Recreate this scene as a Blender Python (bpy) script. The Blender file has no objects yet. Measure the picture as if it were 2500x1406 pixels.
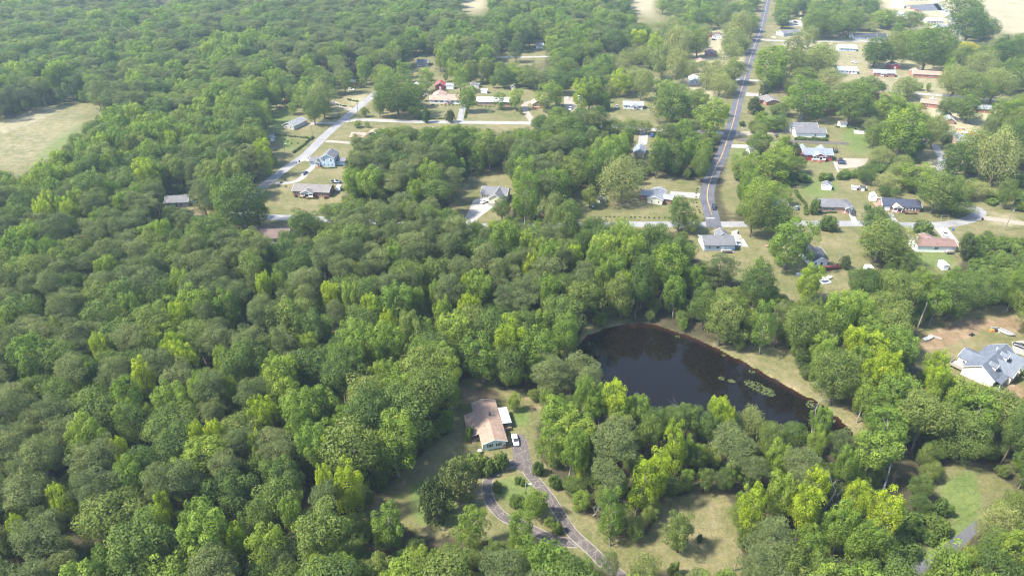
import bpy, math, random
import numpy as np
from mathutils import Vector, Matrix

# ------------------------------------------------------------------ camera, sky, sun, exposure
SC = bpy.context.scene
COL = SC.collection
F, CX, CY, H = 1667.0, 1250.0, 703.0, 145.0          # survey of the photograph: focal length, principal point, flying height
TH = math.radians(31.4)
CT, ST = math.cos(TH), math.sin(TH)
cd = bpy.data.cameras.new('camera'); cam = bpy.data.objects.new('camera', cd); COL.objects.link(cam)
cd.sensor_width = 36; cd.lens = 24.0; cd.clip_start = 1; cd.clip_end = 20000
cam.location = (0, 0, H); cam.rotation_euler = (math.pi/2 - TH, 0, 0)
SC.camera = cam
SUN_EL, SUN_AZ = math.radians(52), math.radians(-105)   # azimuth clockwise from +Y: sun stands to the left, a little behind the camera
W = bpy.data.worlds.new('World'); SC.world = W; W.use_nodes = True
wn = W.node_tree.nodes; bg = wn['Background']
sky = wn.new('ShaderNodeTexSky'); sky.sky_type = 'NISHITA'; sky.sun_disc = False
sky.sun_elevation = SUN_EL; sky.sun_rotation = SUN_AZ; sky.altitude = 200; sky.air_density = 1.0; sky.dust_density = 1.0; sky.ozone_density = 1.0
W.node_tree.links.new(sky.outputs[0], bg.inputs[0]); bg.inputs[1].default_value = 0.15
sd = bpy.data.lights.new('sun', 'SUN'); sd.energy = 4.5; sd.angle = math.radians(4); sd.color = (1.0, 0.94, 0.83)
sun = bpy.data.objects.new('sun', sd); COL.objects.link(sun)
sv = Vector((math.sin(SUN_AZ)*math.cos(SUN_EL), math.cos(SUN_AZ)*math.cos(SUN_EL), math.sin(SUN_EL)))
sun.rotation_euler = sv.to_track_quat('Z', 'Y').to_euler(); sun.location = (0, 0, 400)
SC.view_settings.view_transform = 'Standard'; SC.view_settings.look = 'None'; SC.view_settings.gamma = 1
SC.view_settings.exposure = 1.66
SC.cycles.max_bounces = 6; SC.cycles.diffuse_bounces = 3; SC.cycles.glossy_bounces = 2; SC.cycles.transmission_bounces = 3
SC.cycles.adaptive_threshold = 0.02; SC.cycles.adaptive_min_samples = 16; SC.cycles.volume_bounces = 0; SC.cycles.use_denoising = True; SC.cycles.filter_width = 1.15
SC.cycles.caustics_reflective = False; SC.cycles.caustics_refractive = False

# ------------------------------------------------------------------ survey helpers (ground plan read off the photograph)
def at(px, py, z=0.0):
    u = (px-CX)/F; v = (py-CY)/F
    t = (z-H)/(-ST-v*CT)
    return Vector((u*t, (CT-v*ST)*t, z))
def proj(x, y, z):
    q = z-H; Z = y*CT-q*ST; Y = y*ST+q*CT
    return CX+F*x/Z, CY-F*Y/Z, F/Z
def height_at(Y, py):
    k = (CY-py)/F
    return H + Y*(k*CT-ST)/(CT+k*ST)
def P(*pts): return [at(a, b) for a, b in pts]

# ------------------------------------------------------------------ materials
MATS = {}
def new_mat(name):
    m = bpy.data.materials.new(name); m.use_nodes = True
    n = m.node_tree.nodes; b = n['Principled BSDF']; MATS[name] = m
    return m, n, m.node_tree.links, b
def rgba(c): return (c[0], c[1], c[2], 1.0)
def ramp(n, stops):
    r = n.new('ShaderNodeValToRGB'); e = r.color_ramp.elements
    e[0].position = stops[0][0]; e[0].color = rgba(stops[0][1]); e[1].position = stops[-1][0]; e[1].color = rgba(stops[-1][1])
    for p, c in stops[1:-1]:
        k = e.new(p); k.color = rgba(c)
    return r
def noise(n, l, scale, detail=4, rough=0.6, src=None, coord='obj'):
    t = n.new('ShaderNodeTexNoise'); t.inputs['Scale'].default_value = scale; t.inputs['Detail'].default_value = detail
    t.inputs['Roughness'].default_value = rough
    if src is None:
        g = n.new('ShaderNodeTexCoord') if coord == 'obj' else n.new('ShaderNodeNewGeometry')
        src = g.outputs['Object'] if coord == 'obj' else g.outputs['Position']
    l.new(src, t.inputs['Vector'])
    return t
def mix(n, l, fac, a, b, mode='MIX'):
    m = n.new('ShaderNodeMix'); m.data_type = 'RGBA'; m.blend_type = mode
    for sock, v in ((m.inputs[0], fac), (m.inputs[6], a), (m.inputs[7], b)):
        if isinstance(v, (int, float)): sock.default_value = v
        elif isinstance(v, tuple): sock.default_value = rgba(v)
        else: l.new(v, sock)
    return m.outputs[2]
def math_(n, l, op, a, b=0.0, clamp=False):
    m = n.new('ShaderNodeMath'); m.operation = op; m.use_clamp = clamp
    for sock, v in ((m.inputs[0], a), (m.inputs[1], b)):
        if isinstance(v, (int, float)): sock.default_value = v
        else: l.new(v, sock)
    return m.outputs[0]
def plain(name, c, rough=0.6, var=0.12, scale=1.5, metal=0.0, spec=0.3):
    """solid colour with a little weathering"""
    m, n, l, b = new_mat(name)
    t = noise(n, l, scale, 4, 0.65, coord='pos')
    lo = tuple(x*(1-var) for x in c); hi = tuple(min(1, x*(1+var)) for x in c)
    r = ramp(n, [(0.3, lo), (0.7, hi)]); l.new(t.outputs[0], r.inputs[0]); l.new(r.outputs[0], b.inputs['Base Color'])
    b.inputs['Roughness'].default_value = rough; b.inputs['Metallic'].default_value = metal; b.inputs['Specular IOR Level'].default_value = spec
    return m
def shingle(name, c, var=0.32):
    c = tuple(x*.8 for x in c)
    m, n, l, b = new_mat(name)
    g = n.new('ShaderNodeTexCoord')
    t1 = noise(n, l, 0.45, 5, 0.7, g.outputs['Object']); t2 = noise(n, l, 9.0, 3, 0.7, g.outputs['Object'])
    br = n.new('ShaderNodeTexBrick'); br.inputs['Scale'].default_value = 3.2; br.inputs['Mortar Size'].default_value = 0.02
    br.inputs['Color1'].default_value = rgba(tuple(x*(1-var*.55) for x in c)); br.inputs['Color2'].default_value = rgba(tuple(min(1, x*(1+var*.55)) for x in c))
    br.inputs['Mortar'].default_value = rgba(tuple(x*0.6 for x in c)); l.new(g.outputs['Object'], br.inputs['Vector'])
    r = ramp(n, [(0.25, (1-var,)*3), (0.75, (1+var*.6,)*3)]); l.new(t1.outputs[0], r.inputs[0])
    r2 = ramp(n, [(0.3, (0.85,)*3), (0.7, (1.12,)*3)]); l.new(t2.outputs[0], r2.inputs[0])
    a = mix(n, l, 1.0, br.outputs[0], r.outputs[0], 'MULTIPLY'); a = mix(n, l, 1.0, a, r2.outputs[0], 'MULTIPLY')
    l.new(a, b.inputs['Base Color']); b.inputs['Roughness'].default_value = 0.8; b.inputs['Specular IOR Level'].default_value = 0.3
    return m
def brick(name, c):
    m, n, l, b = new_mat(name)
    g = n.new('ShaderNodeTexCoord')
    br = n.new('ShaderNodeTexBrick'); br.inputs['Scale'].default_value = 4.0
    br.inputs['Color1'].default_value = rgba(tuple(x*.75 for x in c)); br.inputs['Color2'].default_value = rgba(tuple(x*1.25 for x in c))
    br.inputs['Mortar'].default_value = (0.32, 0.28, 0.25, 1); br.inputs['Mortar Size'].default_value = 0.012
    mp = n.new('ShaderNodeMapping'); mp.inputs['Rotation'].default_value = (math.pi/2, 0, 0.3)
    l.new(g.outputs['Object'], mp.inputs[0]); l.new(mp.outputs[0], br.inputs['Vector'])
    t = noise(n, l, 0.8, 4, 0.7, g.outputs['Object']); r = ramp(n, [(0.3, (.8,)*3), (0.7, (1.15,)*3)]); l.new(t.outputs[0], r.inputs[0])
    l.new(mix(n, l, 1.0, br.outputs[0], r.outputs[0], 'MULTIPLY'), b.inputs['Base Color']); b.inputs['Roughness'].default_value = 0.85
    return m
def siding(name, c):
    m, n, l, b = new_mat(name)
    g = n.new('ShaderNodeTexCoord'); w = n.new('ShaderNodeTexWave'); w.bands_direction = 'Z'; w.wave_profile = 'SAW'
    w.inputs['Scale'].default_value = 1.4; l.new(g.outputs['Object'], w.inputs['Vector'])
    r = ramp(n, [(0.0, tuple(x*.86 for x in c)), (0.25, c), (1.0, c)]); l.new(w.outputs[0], r.inputs[0])
    t = noise(n, l, 0.6, 4, 0.7, g.outputs['Object']); r2 = ramp(n, [(0.3, (.9, .89, .86)), (0.65, (1.02,)*3)]); l.new(t.outputs[0], r2.inputs[0])
    l.new(mix(n, l, 1.0, r.outputs[0], r2.outputs[0], 'MULTIPLY'), b.inputs['Base Color']); b.inputs['Roughness'].default_value = 0.6
    return m
def asphalt(name, c, c2, crack=None, scale=0.35):
    m, n, l, b = new_mat(name)
    t1 = noise(n, l, 0.12, 5, 0.7, coord='pos'); t2 = noise(n, l, 2.5, 4, 0.7, t1.inputs[0].links[0].from_socket)
    r = ramp(n, [(0.3, c), (0.7, c2)]); l.new(t1.outputs[0], r.inputs[0])
    r2 = ramp(n, [(0.3, (.85,)*3), (0.7, (1.15,)*3)]); l.new(t2.outputs[0], r2.inputs[0])
    a = mix(n, l, 1.0, r.outputs[0], r2.outputs[0], 'MULTIPLY')
    if crack:
        v = n.new('ShaderNodeTexVoronoi'); v.feature = 'DISTANCE_TO_EDGE'; v.inputs['Scale'].default_value = scale
        wob = noise(n, l, 0.9, 3, 0.6, t1.inputs[0].links[0].from_socket)
        ad = n.new('ShaderNodeVectorMath'); ad.operation = 'MULTIPLY_ADD'; l.new(wob.outputs[1], ad.inputs[0]); ad.inputs[1].default_value = (1.3,)*3
        l.new(t1.inputs[0].links[0].from_socket, ad.inputs[2]); l.new(ad.outputs[0], v.inputs['Vector'])
        k = ramp(n, [(0.0, (1, 1, 1)), (0.02, (.7, .7, .7)), (0.05, (0, 0, 0))]); l.new(v.outputs['Distance'], k.inputs[0])
        a = mix(n, l, k.outputs[0], a, crack)
    l.new(a, b.inputs['Base Color']); b.inputs['Roughness'].default_value = 0.85; b.inputs['Specular IOR Level'].default_value = 0.25
    return m
def foliage(name, cols, trans=0.3, rough=0.75, tw=.28):
    """leaf material: colour differs from tree to tree (object random) and from clump to clump (attribute tint)"""
    m, n, l, b = new_mat(name)
    oi = n.new('ShaderNodeObjectInfo'); at_ = n.new('ShaderNodeAttribute'); at_.attribute_name = 'tint'
    k = len(cols); r = ramp(n, [(i/(k-1), c) for i, c in enumerate(cols)])
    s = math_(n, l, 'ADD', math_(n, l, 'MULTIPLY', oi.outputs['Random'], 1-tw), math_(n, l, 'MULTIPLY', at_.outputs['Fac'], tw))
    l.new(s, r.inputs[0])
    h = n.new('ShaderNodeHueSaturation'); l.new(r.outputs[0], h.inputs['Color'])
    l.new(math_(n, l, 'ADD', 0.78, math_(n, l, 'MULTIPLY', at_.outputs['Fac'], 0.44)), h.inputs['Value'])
    l.new(h.outputs[0], b.inputs['Base Color']); b.inputs['Roughness'].default_value = rough; b.inputs['Specular IOR Level'].default_value = 0.10
    tr = n.new('ShaderNodeBsdfTranslucent'); l.new(mix(n, l, 1.0, h.outputs[0], (1.25, 1.3, .6), 'MULTIPLY'), tr.inputs[0])
    ms = n.new('ShaderNodeMixShader'); ms.inputs[0].default_value = trans
    l.new(b.outputs[0], ms.inputs[1]); l.new(tr.outputs[0], ms.inputs[2]); l.new(ms.outputs[0], n['Material Output'].inputs[0])
    return m

for nm, c in dict(white=(.78, .78, .75), cream=(.75, .70, .55), mint=(.60, .72, .68), paleblue=(.42, .52, .62), greyblue=(.40, .46, .52), taupe=(.42, .40, .36),
                  red=(.30, .04, .05), tan=(.52, .42, .30), lightgrey=(.55, .56, .56), yellow=(.72, .66, .45), blue=(.08, .22, .55), brownwall=(.22, .13, .09)).items():
    siding('wall_'+nm, c)
for nm, c in dict(red=(.30, .11, .07), brown=(.26, .13, .09), dark=(.20, .09, .07), tan=(.42, .27, .19)).items(): brick('brick_'+nm, c)
for nm, c in dict(grey=(.17, .17, .18), lightgrey=(.30, .31, .33), bluegrey=(.23, .26, .31), dark=(.06, .065, .075), brown=(.17, .12, .10), pink=(.42, .27, .21), salmon=(.36, .25, .19),
                  tan=(.45, .34, .25), rust=(.24, .15, .125), navy=(.055, .065, .10), taupe=(.21, .19, .18)).items(): shingle('roof_'+nm, c)
shingle('roof_slate', (.15, .172, .21))
plain('roof_metal', (.62, .66, .70), 0.35, 0.12, 0.6, 0.3); plain('roof_white', (.80, .80, .80), 0.45, 0.06, 0.5); plain('roof_red', (.25, .05, .05), 0.6)
plain('trim', (.80, .80, .78), 0.5, .05); plain('trim_dark', (.05, .06, .06), 0.5); plain('door', (.25, .10, .07), .5); plain('door_white', (.75, .75, .73), .5)
plain('wood', (.24, .16, .11), .8, .25, 3); plain('wood_grey', (.27, .24, .21), .85, .25, 3); plain('wood_red', (.20, .06, .05), .75, .25, 3); plain('pole_wood', (.20, .165, .135), .9, .25, 2)
plain('concrete', (.30, .285, .265), .85, .12, .8); plain('brick_step', (.34, .16, .11), .85); plain('metal', (.45, .46, .47), .4, .1, 2, .6); plain('black', (.02, .02, .022), .5)
plain('tarp_blue', (.03, .16, .55), .4); plain('orange', (.6, .18, .05), .6); plain('plastic_blue', (.04, .10, .35), .4); plain('wire', (.06, .06, .06), .5); plain('fence_wood', (.24, .21, .18), .9, .3, 2)
m, n, l, b = new_mat('glass'); b.inputs['Base Color'].default_value = (.03, .035, .04, 1); b.inputs['Roughness'].default_value = .08; b.inputs['Specular IOR Level'].default_value = .6
m, n, l, b = new_mat('lamp_glass'); b.inputs['Base Color'].default_value = (.75, .75, .72, 1); b.inputs['Roughness'].default_value = .2
m, n, l, b = new_mat('tail_glass'); b.inputs['Base Color'].default_value = (.3, .02, .02, 1); b.inputs['Roughness'].default_value = .2
plain('tyre', (.02, .02, .02), .8); plain('rim', (.4, .4, .42), .35, .1, 3, .8)
for nm, c in dict(white=(.78, .78, .77), silver=(.45, .46, .47), black=(.012, .013, .016), navy=(.02, .03, .07), blue=(.03, .10, .35), red=(.32, .02, .03), grey=(.12, .13, .14)).items():
    m = plain('paint_'+nm, c, .25, .03, 1, .0, .6); m.node_tree.nodes['Principled BSDF'].inputs['Coat Weight'].default_value = .5
asphalt('asphalt_main', (.050, .052, .064), (.100, .100, .112)); asphalt('asphalt_old', (.15, .148, .15), (.235, .23, .225))
asphalt('asphalt_pale', (.19, .183, .172), (.27, .258, .24)); asphalt('concrete_drive', (.21, .20, .19), (.28, .27, .25)); asphalt('gravel_drive', (.19, .165, .13), (.27, .235, .19))
asphalt('asphalt_cracked', (.050, .042, .041), (.105, .090, .085), crack=(.16, .14, .12), scale=0.45); asphalt('asphalt_lot', (.065, .067, .075), (.11, .11, .118))
plain('edging', (.20, .175, .15), .9, .3, 1.2); plain('line_yellow', (.38, .24, .09), .7, .35, .6); plain('line_white', (.75, .75, .73), .7, .15, 2)
plain('bark', (.12, .095, .075), .9, .25, 2); plain('bark_pale', (.22, .19, .17), .9, .25, 2); plain('deadwood', (.27, .25, .235), .9, .2, 2)
foliage('leaf_oak', [(.058, .096, .028), (.086, .130, .033), (.114, .160, .038), (.150, .190, .043), (.182, .200, .056)], .42, tw=.4)
foliage('leaf_pine', [(.082, .110, .041), (.108, .137, .048), (.134, .160, .055), (.170, .188, .068)], .34, tw=.35)
foliage('leaf_gum', [(.098, .164, .031), (.140, .206, .034), (.180, .240, .038), (.232, .282, .043)], .46, tw=.4)
foliage('leaf_bright', [(.148, .220, .026), (.212, .280, .024), (.266, .324, .024), (.318, .360, .028)], .46, tw=.55)
foliage('leaf_gold', [(.36, .34, .04), (.42, .38, .05)], .4)
foliage('leaf_cedar', [(.030, .046, .013), (.055, .072, .022)], .12)
foliage('leaf_olive', [(.105, .130, .036), (.130, .155, .042)], .25)
foliage('leaf_pecan', [(.140, .175, .050), (.180, .208, .062), (.225, .232, .078)], .3)
foliage('leaf_shrub', [(.060, .098, .022), (.088, .132, .026), (.130, .175, .034)], .25)
foliage('leaf_redshrub', [(.075, .025, .025), (.10, .035, .030)], .2)
foliage('leaf_lily', [(.085, .115, .035), (.15, .17, .06)], .2)
# ------------------------------------------------------------------ plan masks: outlines traced on the photograph, kept on a raster of the plan
CELL = 4; MX0, MX1, MY0, MY1 = -500, 3000, -40, 1900
GX = np.arange(MX0, MX1, CELL)+CELL/2; GY = np.arange(MY0, MY1, CELL)+CELL/2
GXX, GYY = np.meshgrid(GX, GY)
def inside(poly, x, y):
    r = np.zeros(x.shape, bool); j = len(poly)-1
    for i in range(len(poly)):
        xi, yi = poly[i]; xj, yj = poly[j]
        if yi != yj: r ^= ((yi > y) != (yj > y)) & (x < (xj-xi)*(y-yi)/(yj-yi)+xi)
        j = i
    return r
def raster(polys):
    m = np.zeros(GXX.shape, np.float32)
    for p in polys:
        xs = [a for a, _ in p]; ys = [b for _, b in p]
        i0 = max(0, int((min(xs)-MX0)//CELL)-1); i1 = int((max(xs)-MX0)//CELL)+2; j0 = max(0, int((min(ys)-MY0)//CELL)-1); j1 = int((max(ys)-MY0)//CELL)+2
        m[j0:j1, i0:i1] = np.maximum(m[j0:j1, i0:i1], inside(p, GXX[j0:j1, i0:i1], GYY[j0:j1, i0:i1]))
    return m
def blur(m, k):
    for _ in range(2):
        for ax in (0, 1):
            c = np.cumsum(np.pad(m, [(k+1, k) if a == ax else (0, 0) for a in (0, 1)], mode='edge'), axis=ax)
            n = m.shape[ax]
            m = (np.take(c, np.arange(2*k+1, 2*k+1+n), ax)-np.take(c, np.arange(0, n), ax))/(2*k+1)
    return m
def sample(m, px, py):
    i = np.clip(((px-MX0)/CELL).astype(int), 0, m.shape[1]-1); j = np.clip(((py-MY0)/CELL).astype(int), 0, m.shape[0]-1)
    return m[j, i]

POND = [(1400+x/3.333, 720+y/3.333) for x, y in [(75,365),(150,315),(250,275),(380,248),(500,240),(640,240),(720,262),(850,305),(1000,360),(1100,405),(1270,490),(1420,565),(1560,645),
        (1680,710),(1820,790),(1950,850),(2050,910),(2130,985),(2200,1050),(2270,1115),(2290,1180),(2150,1190),(1900,1165),(1600,1130),(1300,1090),(1000,1040),(750,1000),(450,930),(250,840),(120,720),(55,580),(40,450)]]
YARD = [(1115,950),(1150,930),(1190,935),(1240,975),(1290,965),(1320,1000),(1300,1040),(1290,1085),(1300,1130),(1340,1150),(1350,1180),(1385,1230),(1420,1270),(1480,1300),(1540,1325),(1600,1310),
        (1625,1225),(1700,1220),(1770,1215),(1780,1250),(1790,1320),(1812,1400),(1610,1406),(1560,1365),(1520,1406),(1470,1372),(1385,1342),(1330,1335),(1260,1312),(1230,1320),(1120,1290),(1090,1292),
        (1060,1305),(1000,1285),(985,1258),(930,1240),(890,1262),(870,1250),(940,1212),(990,1160),(1060,1095),(1110,1060)]
VIEW = dict(   # what the photograph shows open: no tree may stand in front of these
    yard=YARD,
    pond=[(1420,840),(1430,812),(1500,783),(1600,788),(1680,812),(1780,858),(1850,862),(1940,880),(1960,930),(2000,972),(2060,1015),(2112,1068),(2050,1040),(2010,1012),(1960,1012),(1900,1030),(1870,1020),
          (1800,975),(1700,975),(1650,985),(1620,990),(1560,950),(1500,945),(1462,930),(1472,890),(1440,858)],
    lower_right=[(2285,1180),(2330,1143),(2380,1138),(2450,1188),(2490,1212),(2440,1228),(2380,1258),(2362,1310),(2330,1345),(2290,1352),(2240,1406),(2170,1406),(2220,1375),(2280,1325),(2345,1275),(2320,1230)],
    right_house=[(2225,835),(2250,800),(2300,785),(2400,765),(2500,760),(2500,990),(2450,965),(2425,950),(2345,918),(2312,880),(2270,900),(2238,880)], fallen=[(2150,1200),(2178,1125),(2236,1108),(2240,1150),(2192,1212)],
    south_yards=[(1680,592),(1720,562),(1905,562),(2090,553),(2105,600),(2140,640),(2120,668),(2040,690),(2010,725),(1970,738),(1900,700),(1850,645),(1800,690),(1785,660),(1700,622)],
    rust_house=[(2225,580),(2300,556),(2420,560),(2500,575),(2500,530),(2400,500),(2360,515),(2250,545),(2150,562),(2210,585),(2235,645),(2310,665),(2345,630),(2340,590)],
    field=[(0,300),(60,283),(120,260),(200,250),(262,252),(250,270),(225,300),(190,330),(130,375),(90,412),(0,425),(-300,480),(-300,340)],
    nw1=[(650,322),(662,285),(700,262),(740,275),(780,275),(822,262),(850,218),(922,218),(905,270),(875,300),(862,330),(850,385),(838,420),(832,515),(760,512),(720,532),(640,528),(632,470),(645,420),(690,395),(640,362)],
    nw2=[(868,286),(1040,282),(1295,290),(1295,312),(1010,308),(880,318)],
    red_roof=[(1030,290),(1048,212),(1135,200),(1142,290)], metal_roof=[(1150,290),(1160,222),(1290,215),(1262,252),(1232,292)], bungalow=[(1272,292),(1296,228),(1345,232),(1350,268),(1330,282)],
    lot=[(1378,272),(1378,230),(1420,225),(1438,262)], grey_house=[(1478,272),(1500,230),(1590,228),(1600,270),(1604,320),(1565,322),(1500,292)], lane=[(1552,308),(1612,310),(1600,332),(1582,388),(1552,390)],
    clearing=[(1108,470),(1150,428),(1238,430),(1262,470),(1232,520),(1200,546),(1130,540),(1108,510)],
    gazebo_yard=[(1378,500),(1410,473),(1500,470),(1560,452),(1640,438),(1712,460),(1712,528),(1640,556),(1530,556),(1512,540),(1440,528),(1400,520)],
    main_road=[(1698,548),(1703,470),(1743,390),(1778,300),(1798,240),(1813,180),(1833,130),(1853,60),(1865,-30),(1890,-30),(1882,60),(1867,120),(1852,200),(1832,260),(1812,320),(1777,430),(1768,490),(1800,548)],
    corner=[(1765,480),(1800,468),(1800,540)],
    twin_yards=[(1930,452),(2060,448),(2118,470),(2140,505),(2240,478),(2300,500),(2385,510),(2402,540),(2200,562),(2000,560),(1930,520)],
    red_yards=[(1935,290),(2020,280),(2060,290),(2120,312),(2130,372),(2115,408),(2040,422),(1955,420),(1952,360),(1925,330)],
    brick_small=[(1850,222),(1920,215),(1922,268),(1868,272)], n1=[(2040,152),(2100,152),(2100,190),(2040,190)], n2=[(2125,158),(2205,158),(2205,200),(2125,196)], n3=[(2222,168),(2300,172),(2300,203),(2225,200)], n4=[(2235,222),(2312,228),(2312,238),(2235,234)],
    n5=[(1880,88),(2000,94),(2000,107),(1880,107)], n6=[(2075,80),(2175,80),(2175,100),(2075,100)], n7=[(2045,106),(2095,106),(2095,128),(2045,128)], n8=[(1924,50),(1960,50),(1960,67),(1924,67)], n9=[(1905,74),(1958,72),(1958,92),(1905,92)], ne3=[(2135,-30),(2385,-30),(2345,85),(2265,72),(2250,45),(2160,32)],
    ne_field=[(2380,-30),(2900,-30),(2800,110),(2500,88),(2440,82),(2412,40)], m1=[(2240,242),(2305,242),(2310,272),(2240,272)], m2=[(2295,272),(2332,282),(2332,310),(2300,308)], m3=[(2378,258),(2422,258),(2422,280),(2378,280)], m4=[(2332,336),(2366,336),(2366,356),(2332,356)], m5=[(2335,312),(2395,304),(2395,325),(2335,332)],
    ne5=[(2240,355),(2310,362),(2305,412),(2245,405)], sand=[(1685,215),(1690,185),(1712,182),(1712,212)], sand2=[(1722,75),(1765,75),(1765,108),(1742,108)], sand3=[(1722,120),(1748,120),(1755,142),(1722,142)], sand4=[(1770,232),(1760,262),(1720,262),(1740,245)],
    top=[(1540,-30),(1605,-30),(1592,30),(1640,40),(1600,52),(1540,25)], street_f=[(1218,132),(1330,130),(1330,150),(1218,156)], house_f=[(1300,98),(1330,98),(1330,122),(1300,122)],
    lots_f=[(985,140),(1060,140),(1060,172),(985,170)], lot_g=[(1130,-20),(1190,-20),(1190,30),(1130,32)], top_lake=[(378,-20),(422,-20),(416,8),(386,8)],
    left_house=[(398,478),(475,470),(500,520),(470,520),(400,500)], left_street=[(640,522),(720,520),(715,560),(610,562)], oak_gap=[(1060,1000),(1062,1001),(1061,1002)])
SUBURB = [[(1560,-40),(2560,-40),(2560,560),(1980,560),(1930,440),(1770,470),(1800,330),(1600,330),(1480,330),(1260,300),(640,330),(640,230),(820,205),(1300,190),(1560,170)]]
GREEN = [[(2060,300),(2120,310),(2130,372),(2100,385),(2055,360)], [(1825,345),(1830,400),(1780,420),(1790,360)], [(2285,1180),(2380,1140),(2400,1240),(2340,1345),(2240,1400),(2200,1380),(2330,1280)],
         [(1930,280),(1900,300),(1830,300),(1840,270)], [(2200,200),(2310,200),(2300,225),(2220,225)], [(1000,1180),(1100,1150),(1120,1290),(1010,1280)], [(1190,1180),(1290,1150),(1340,1260),(1240,1230)],
         [(1240,995),(1300,990),(1290,1050),(1250,1040)], [(130,340),(260,255),(190,330),(90,412),(60,412)], [(660,270),(730,260),(690,330),(650,320)], [(670,340),(745,340),(720,370),(670,365)], [(1960,440),(2060,440),(2040,480),(1940,480)],
         [(2215,600),(2340,620),(2330,660),(2230,650)], [(1290,225),(1280,190),(1200,215),(1240,232)], [(2010,393),(2045,393),(2045,415),(1965,415)], [(1380,500),(1420,475),(1500,490),(1480,515)]]
CLAY = [[(40,368),(90,338),(180,290),(182,294),(95,344),(42,374)], [(2240,830),(2320,780),(2500,765),(2500,815),(2420,800),(2360,830),(2260,870)], [(870,1252),(940,1205),(1005,1150),(1010,1165),(960,1215),(900,1262)], [(1120,945),(1180,932),(1240,975),(1190,985),(1130,990)],
        [(1280,965),(1330,985),(1310,1010),(1270,980)], [(1110,470),(1150,430),(1170,430),(1140,470),(1125,510)], [(1640,262),(1690,255),(1700,290),(1650,300)], [(2440,940),(2500,930),(2500,990),(2460,985)],
        [(1480,485),(1560,480),(1560,497),(1490,500)], [(640,410),(690,405),(680,420),(640,425)], [(1890,205),(1930,205),(1935,235),(1890,238)], [(470,500),(545,490),(545,560),(480,560)],
        [(600,545),(715,545),(720,600),(600,600)], [(2330,1145),(2460,1190),(2440,1200),(2340,1155)]]
PALE = [VIEW['ne_field'], VIEW['ne3'], [(1690,-40),(1800,-40),(1830,100),(1790,230),(1680,270),(1560,210),(1640,180)], [(0,300),(120,262),(200,252),(120,290),(0,330),(-300,360),(-300,330)],
        [(1880,100),(2000,95),(1990,125),(1880,130)], [(2250,230),(2440,260),(2400,320),(2290,350)], VIEW['top'], [(1860,205),(1890,205),(1880,260),(1855,260)], [(2400,520),(2500,530),(2500,560),(2400,545)], VIEW['lot_g'],
        [(1500,270),(1580,272),(1570,290),(1500,290)], [(830,235),(920,225),(900,260),(840,260)], [(2250,390),(2330,380),(2420,400),(2420,430),(2260,420)]]
LAWN = [v for k, v in VIEW.items() if k not in ('pond', 'main_road', 'top_lake', 'fallen')] + [SUBURB[0]] + [[(2080,650),(2130,640),(2100,700),(2020,720)], [(1640,800),(1780,850),(1850,855),(1950,875),(1975,935),(2020,975),(2130,1060),(2120,1085),(2060,1040),(1990,985),(1900,930),(1800,875),(1700,825)], [(1415,850),(1430,805),(1500,775),(1560,782),(1480,800)], [(1480,285),(1640,300),(1640,330),(1480,330)]]
M_lawn = blur(np.minimum(1, blur(raster(LAWN), 4)*2.2), 2); M_green = blur(raster(GREEN), 4); M_clay = blur(raster(CLAY), 3); M_pale = blur(raster(PALE), 4); M_pond = blur(raster([POND]), 1)
M_pale = np.maximum(M_pale, .46*blur(raster([VIEW['field']]), 4))
M_pale = np.maximum(M_pale, .55*blur(raster([[(1850,40),(2330,60),(2500,180),(2500,330),(2330,345),(2200,262),(1880,215)]]), 8))
bank = [(x, y-4) for x, y in POND[3:22]] + [(x+6, y+8) for x, y in POND[3:22]][::-1]
M_clay = np.maximum(M_clay, .55*blur(raster([[(POND[i][0]-2, POND[i][1]-7), (POND[i+1][0]+2, POND[i+1][1]-7), (POND[i+1][0]+2, POND[i+1][1]+6), (POND[i][0]-2, POND[i][1]+6)] for i in range(0, 20)]), 1))

# ------------------------------------------------------------------ object helpers
def tag(o, label, cat=None, group=None, kind=None):
    o['label'] = label
    if cat: o['category'] = cat
    if group: o['group'] = group
    if kind: o['kind'] = kind
    return o
def link(name, data, parent=None, loc=(0, 0, 0)):
    o = bpy.data.objects.new(name, data); bpy.context.scene.collection.objects.link(o); o.location = loc
    if parent is not None: o.parent = parent
    return o
def mesh_np(name, V, Q, mats, attr=None, smooth=False, mat_idx=None):
    """mesh from a vertex array and an array of equal-sized faces"""
    V = np.asarray(V, np.float32); Q = np.asarray(Q, np.int32); k = Q.shape[1]
    me = bpy.data.meshes.new(name)
    me.vertices.add(len(V)); me.vertices.foreach_set('co', V.ravel())
    me.loops.add(Q.size); me.loops.foreach_set('vertex_index', Q.ravel())
    me.polygons.add(len(Q)); me.polygons.foreach_set('loop_start', np.arange(0, Q.size, k, dtype=np.int32))
    if smooth: me.polygons.foreach_set('use_smooth', np.ones(len(Q), bool))
    if mat_idx is not None: me.polygons.foreach_set('material_index', np.asarray(mat_idx, np.int32))
    for m in (mats if isinstance(mats, (list, tuple)) else [mats]): me.materials.append(MATS[m])
    me.update(calc_edges=True)
    for nm, (dom, val) in (attr or {}).items():
        a = me.attributes.new(nm, 'FLOAT', dom); a.data.foreach_set('value', np.asarray(val, np.float32))
    return me
def mesh_py(name, V, Fs, mat, smooth=False):
    me = bpy.data.meshes.new(name); me.from_pydata([tuple(v) for v in V], [], Fs); me.materials.append(MATS[mat]); me.update()
    if smooth:
        for p in me.polygons: p.use_smooth = True
    return me

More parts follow.
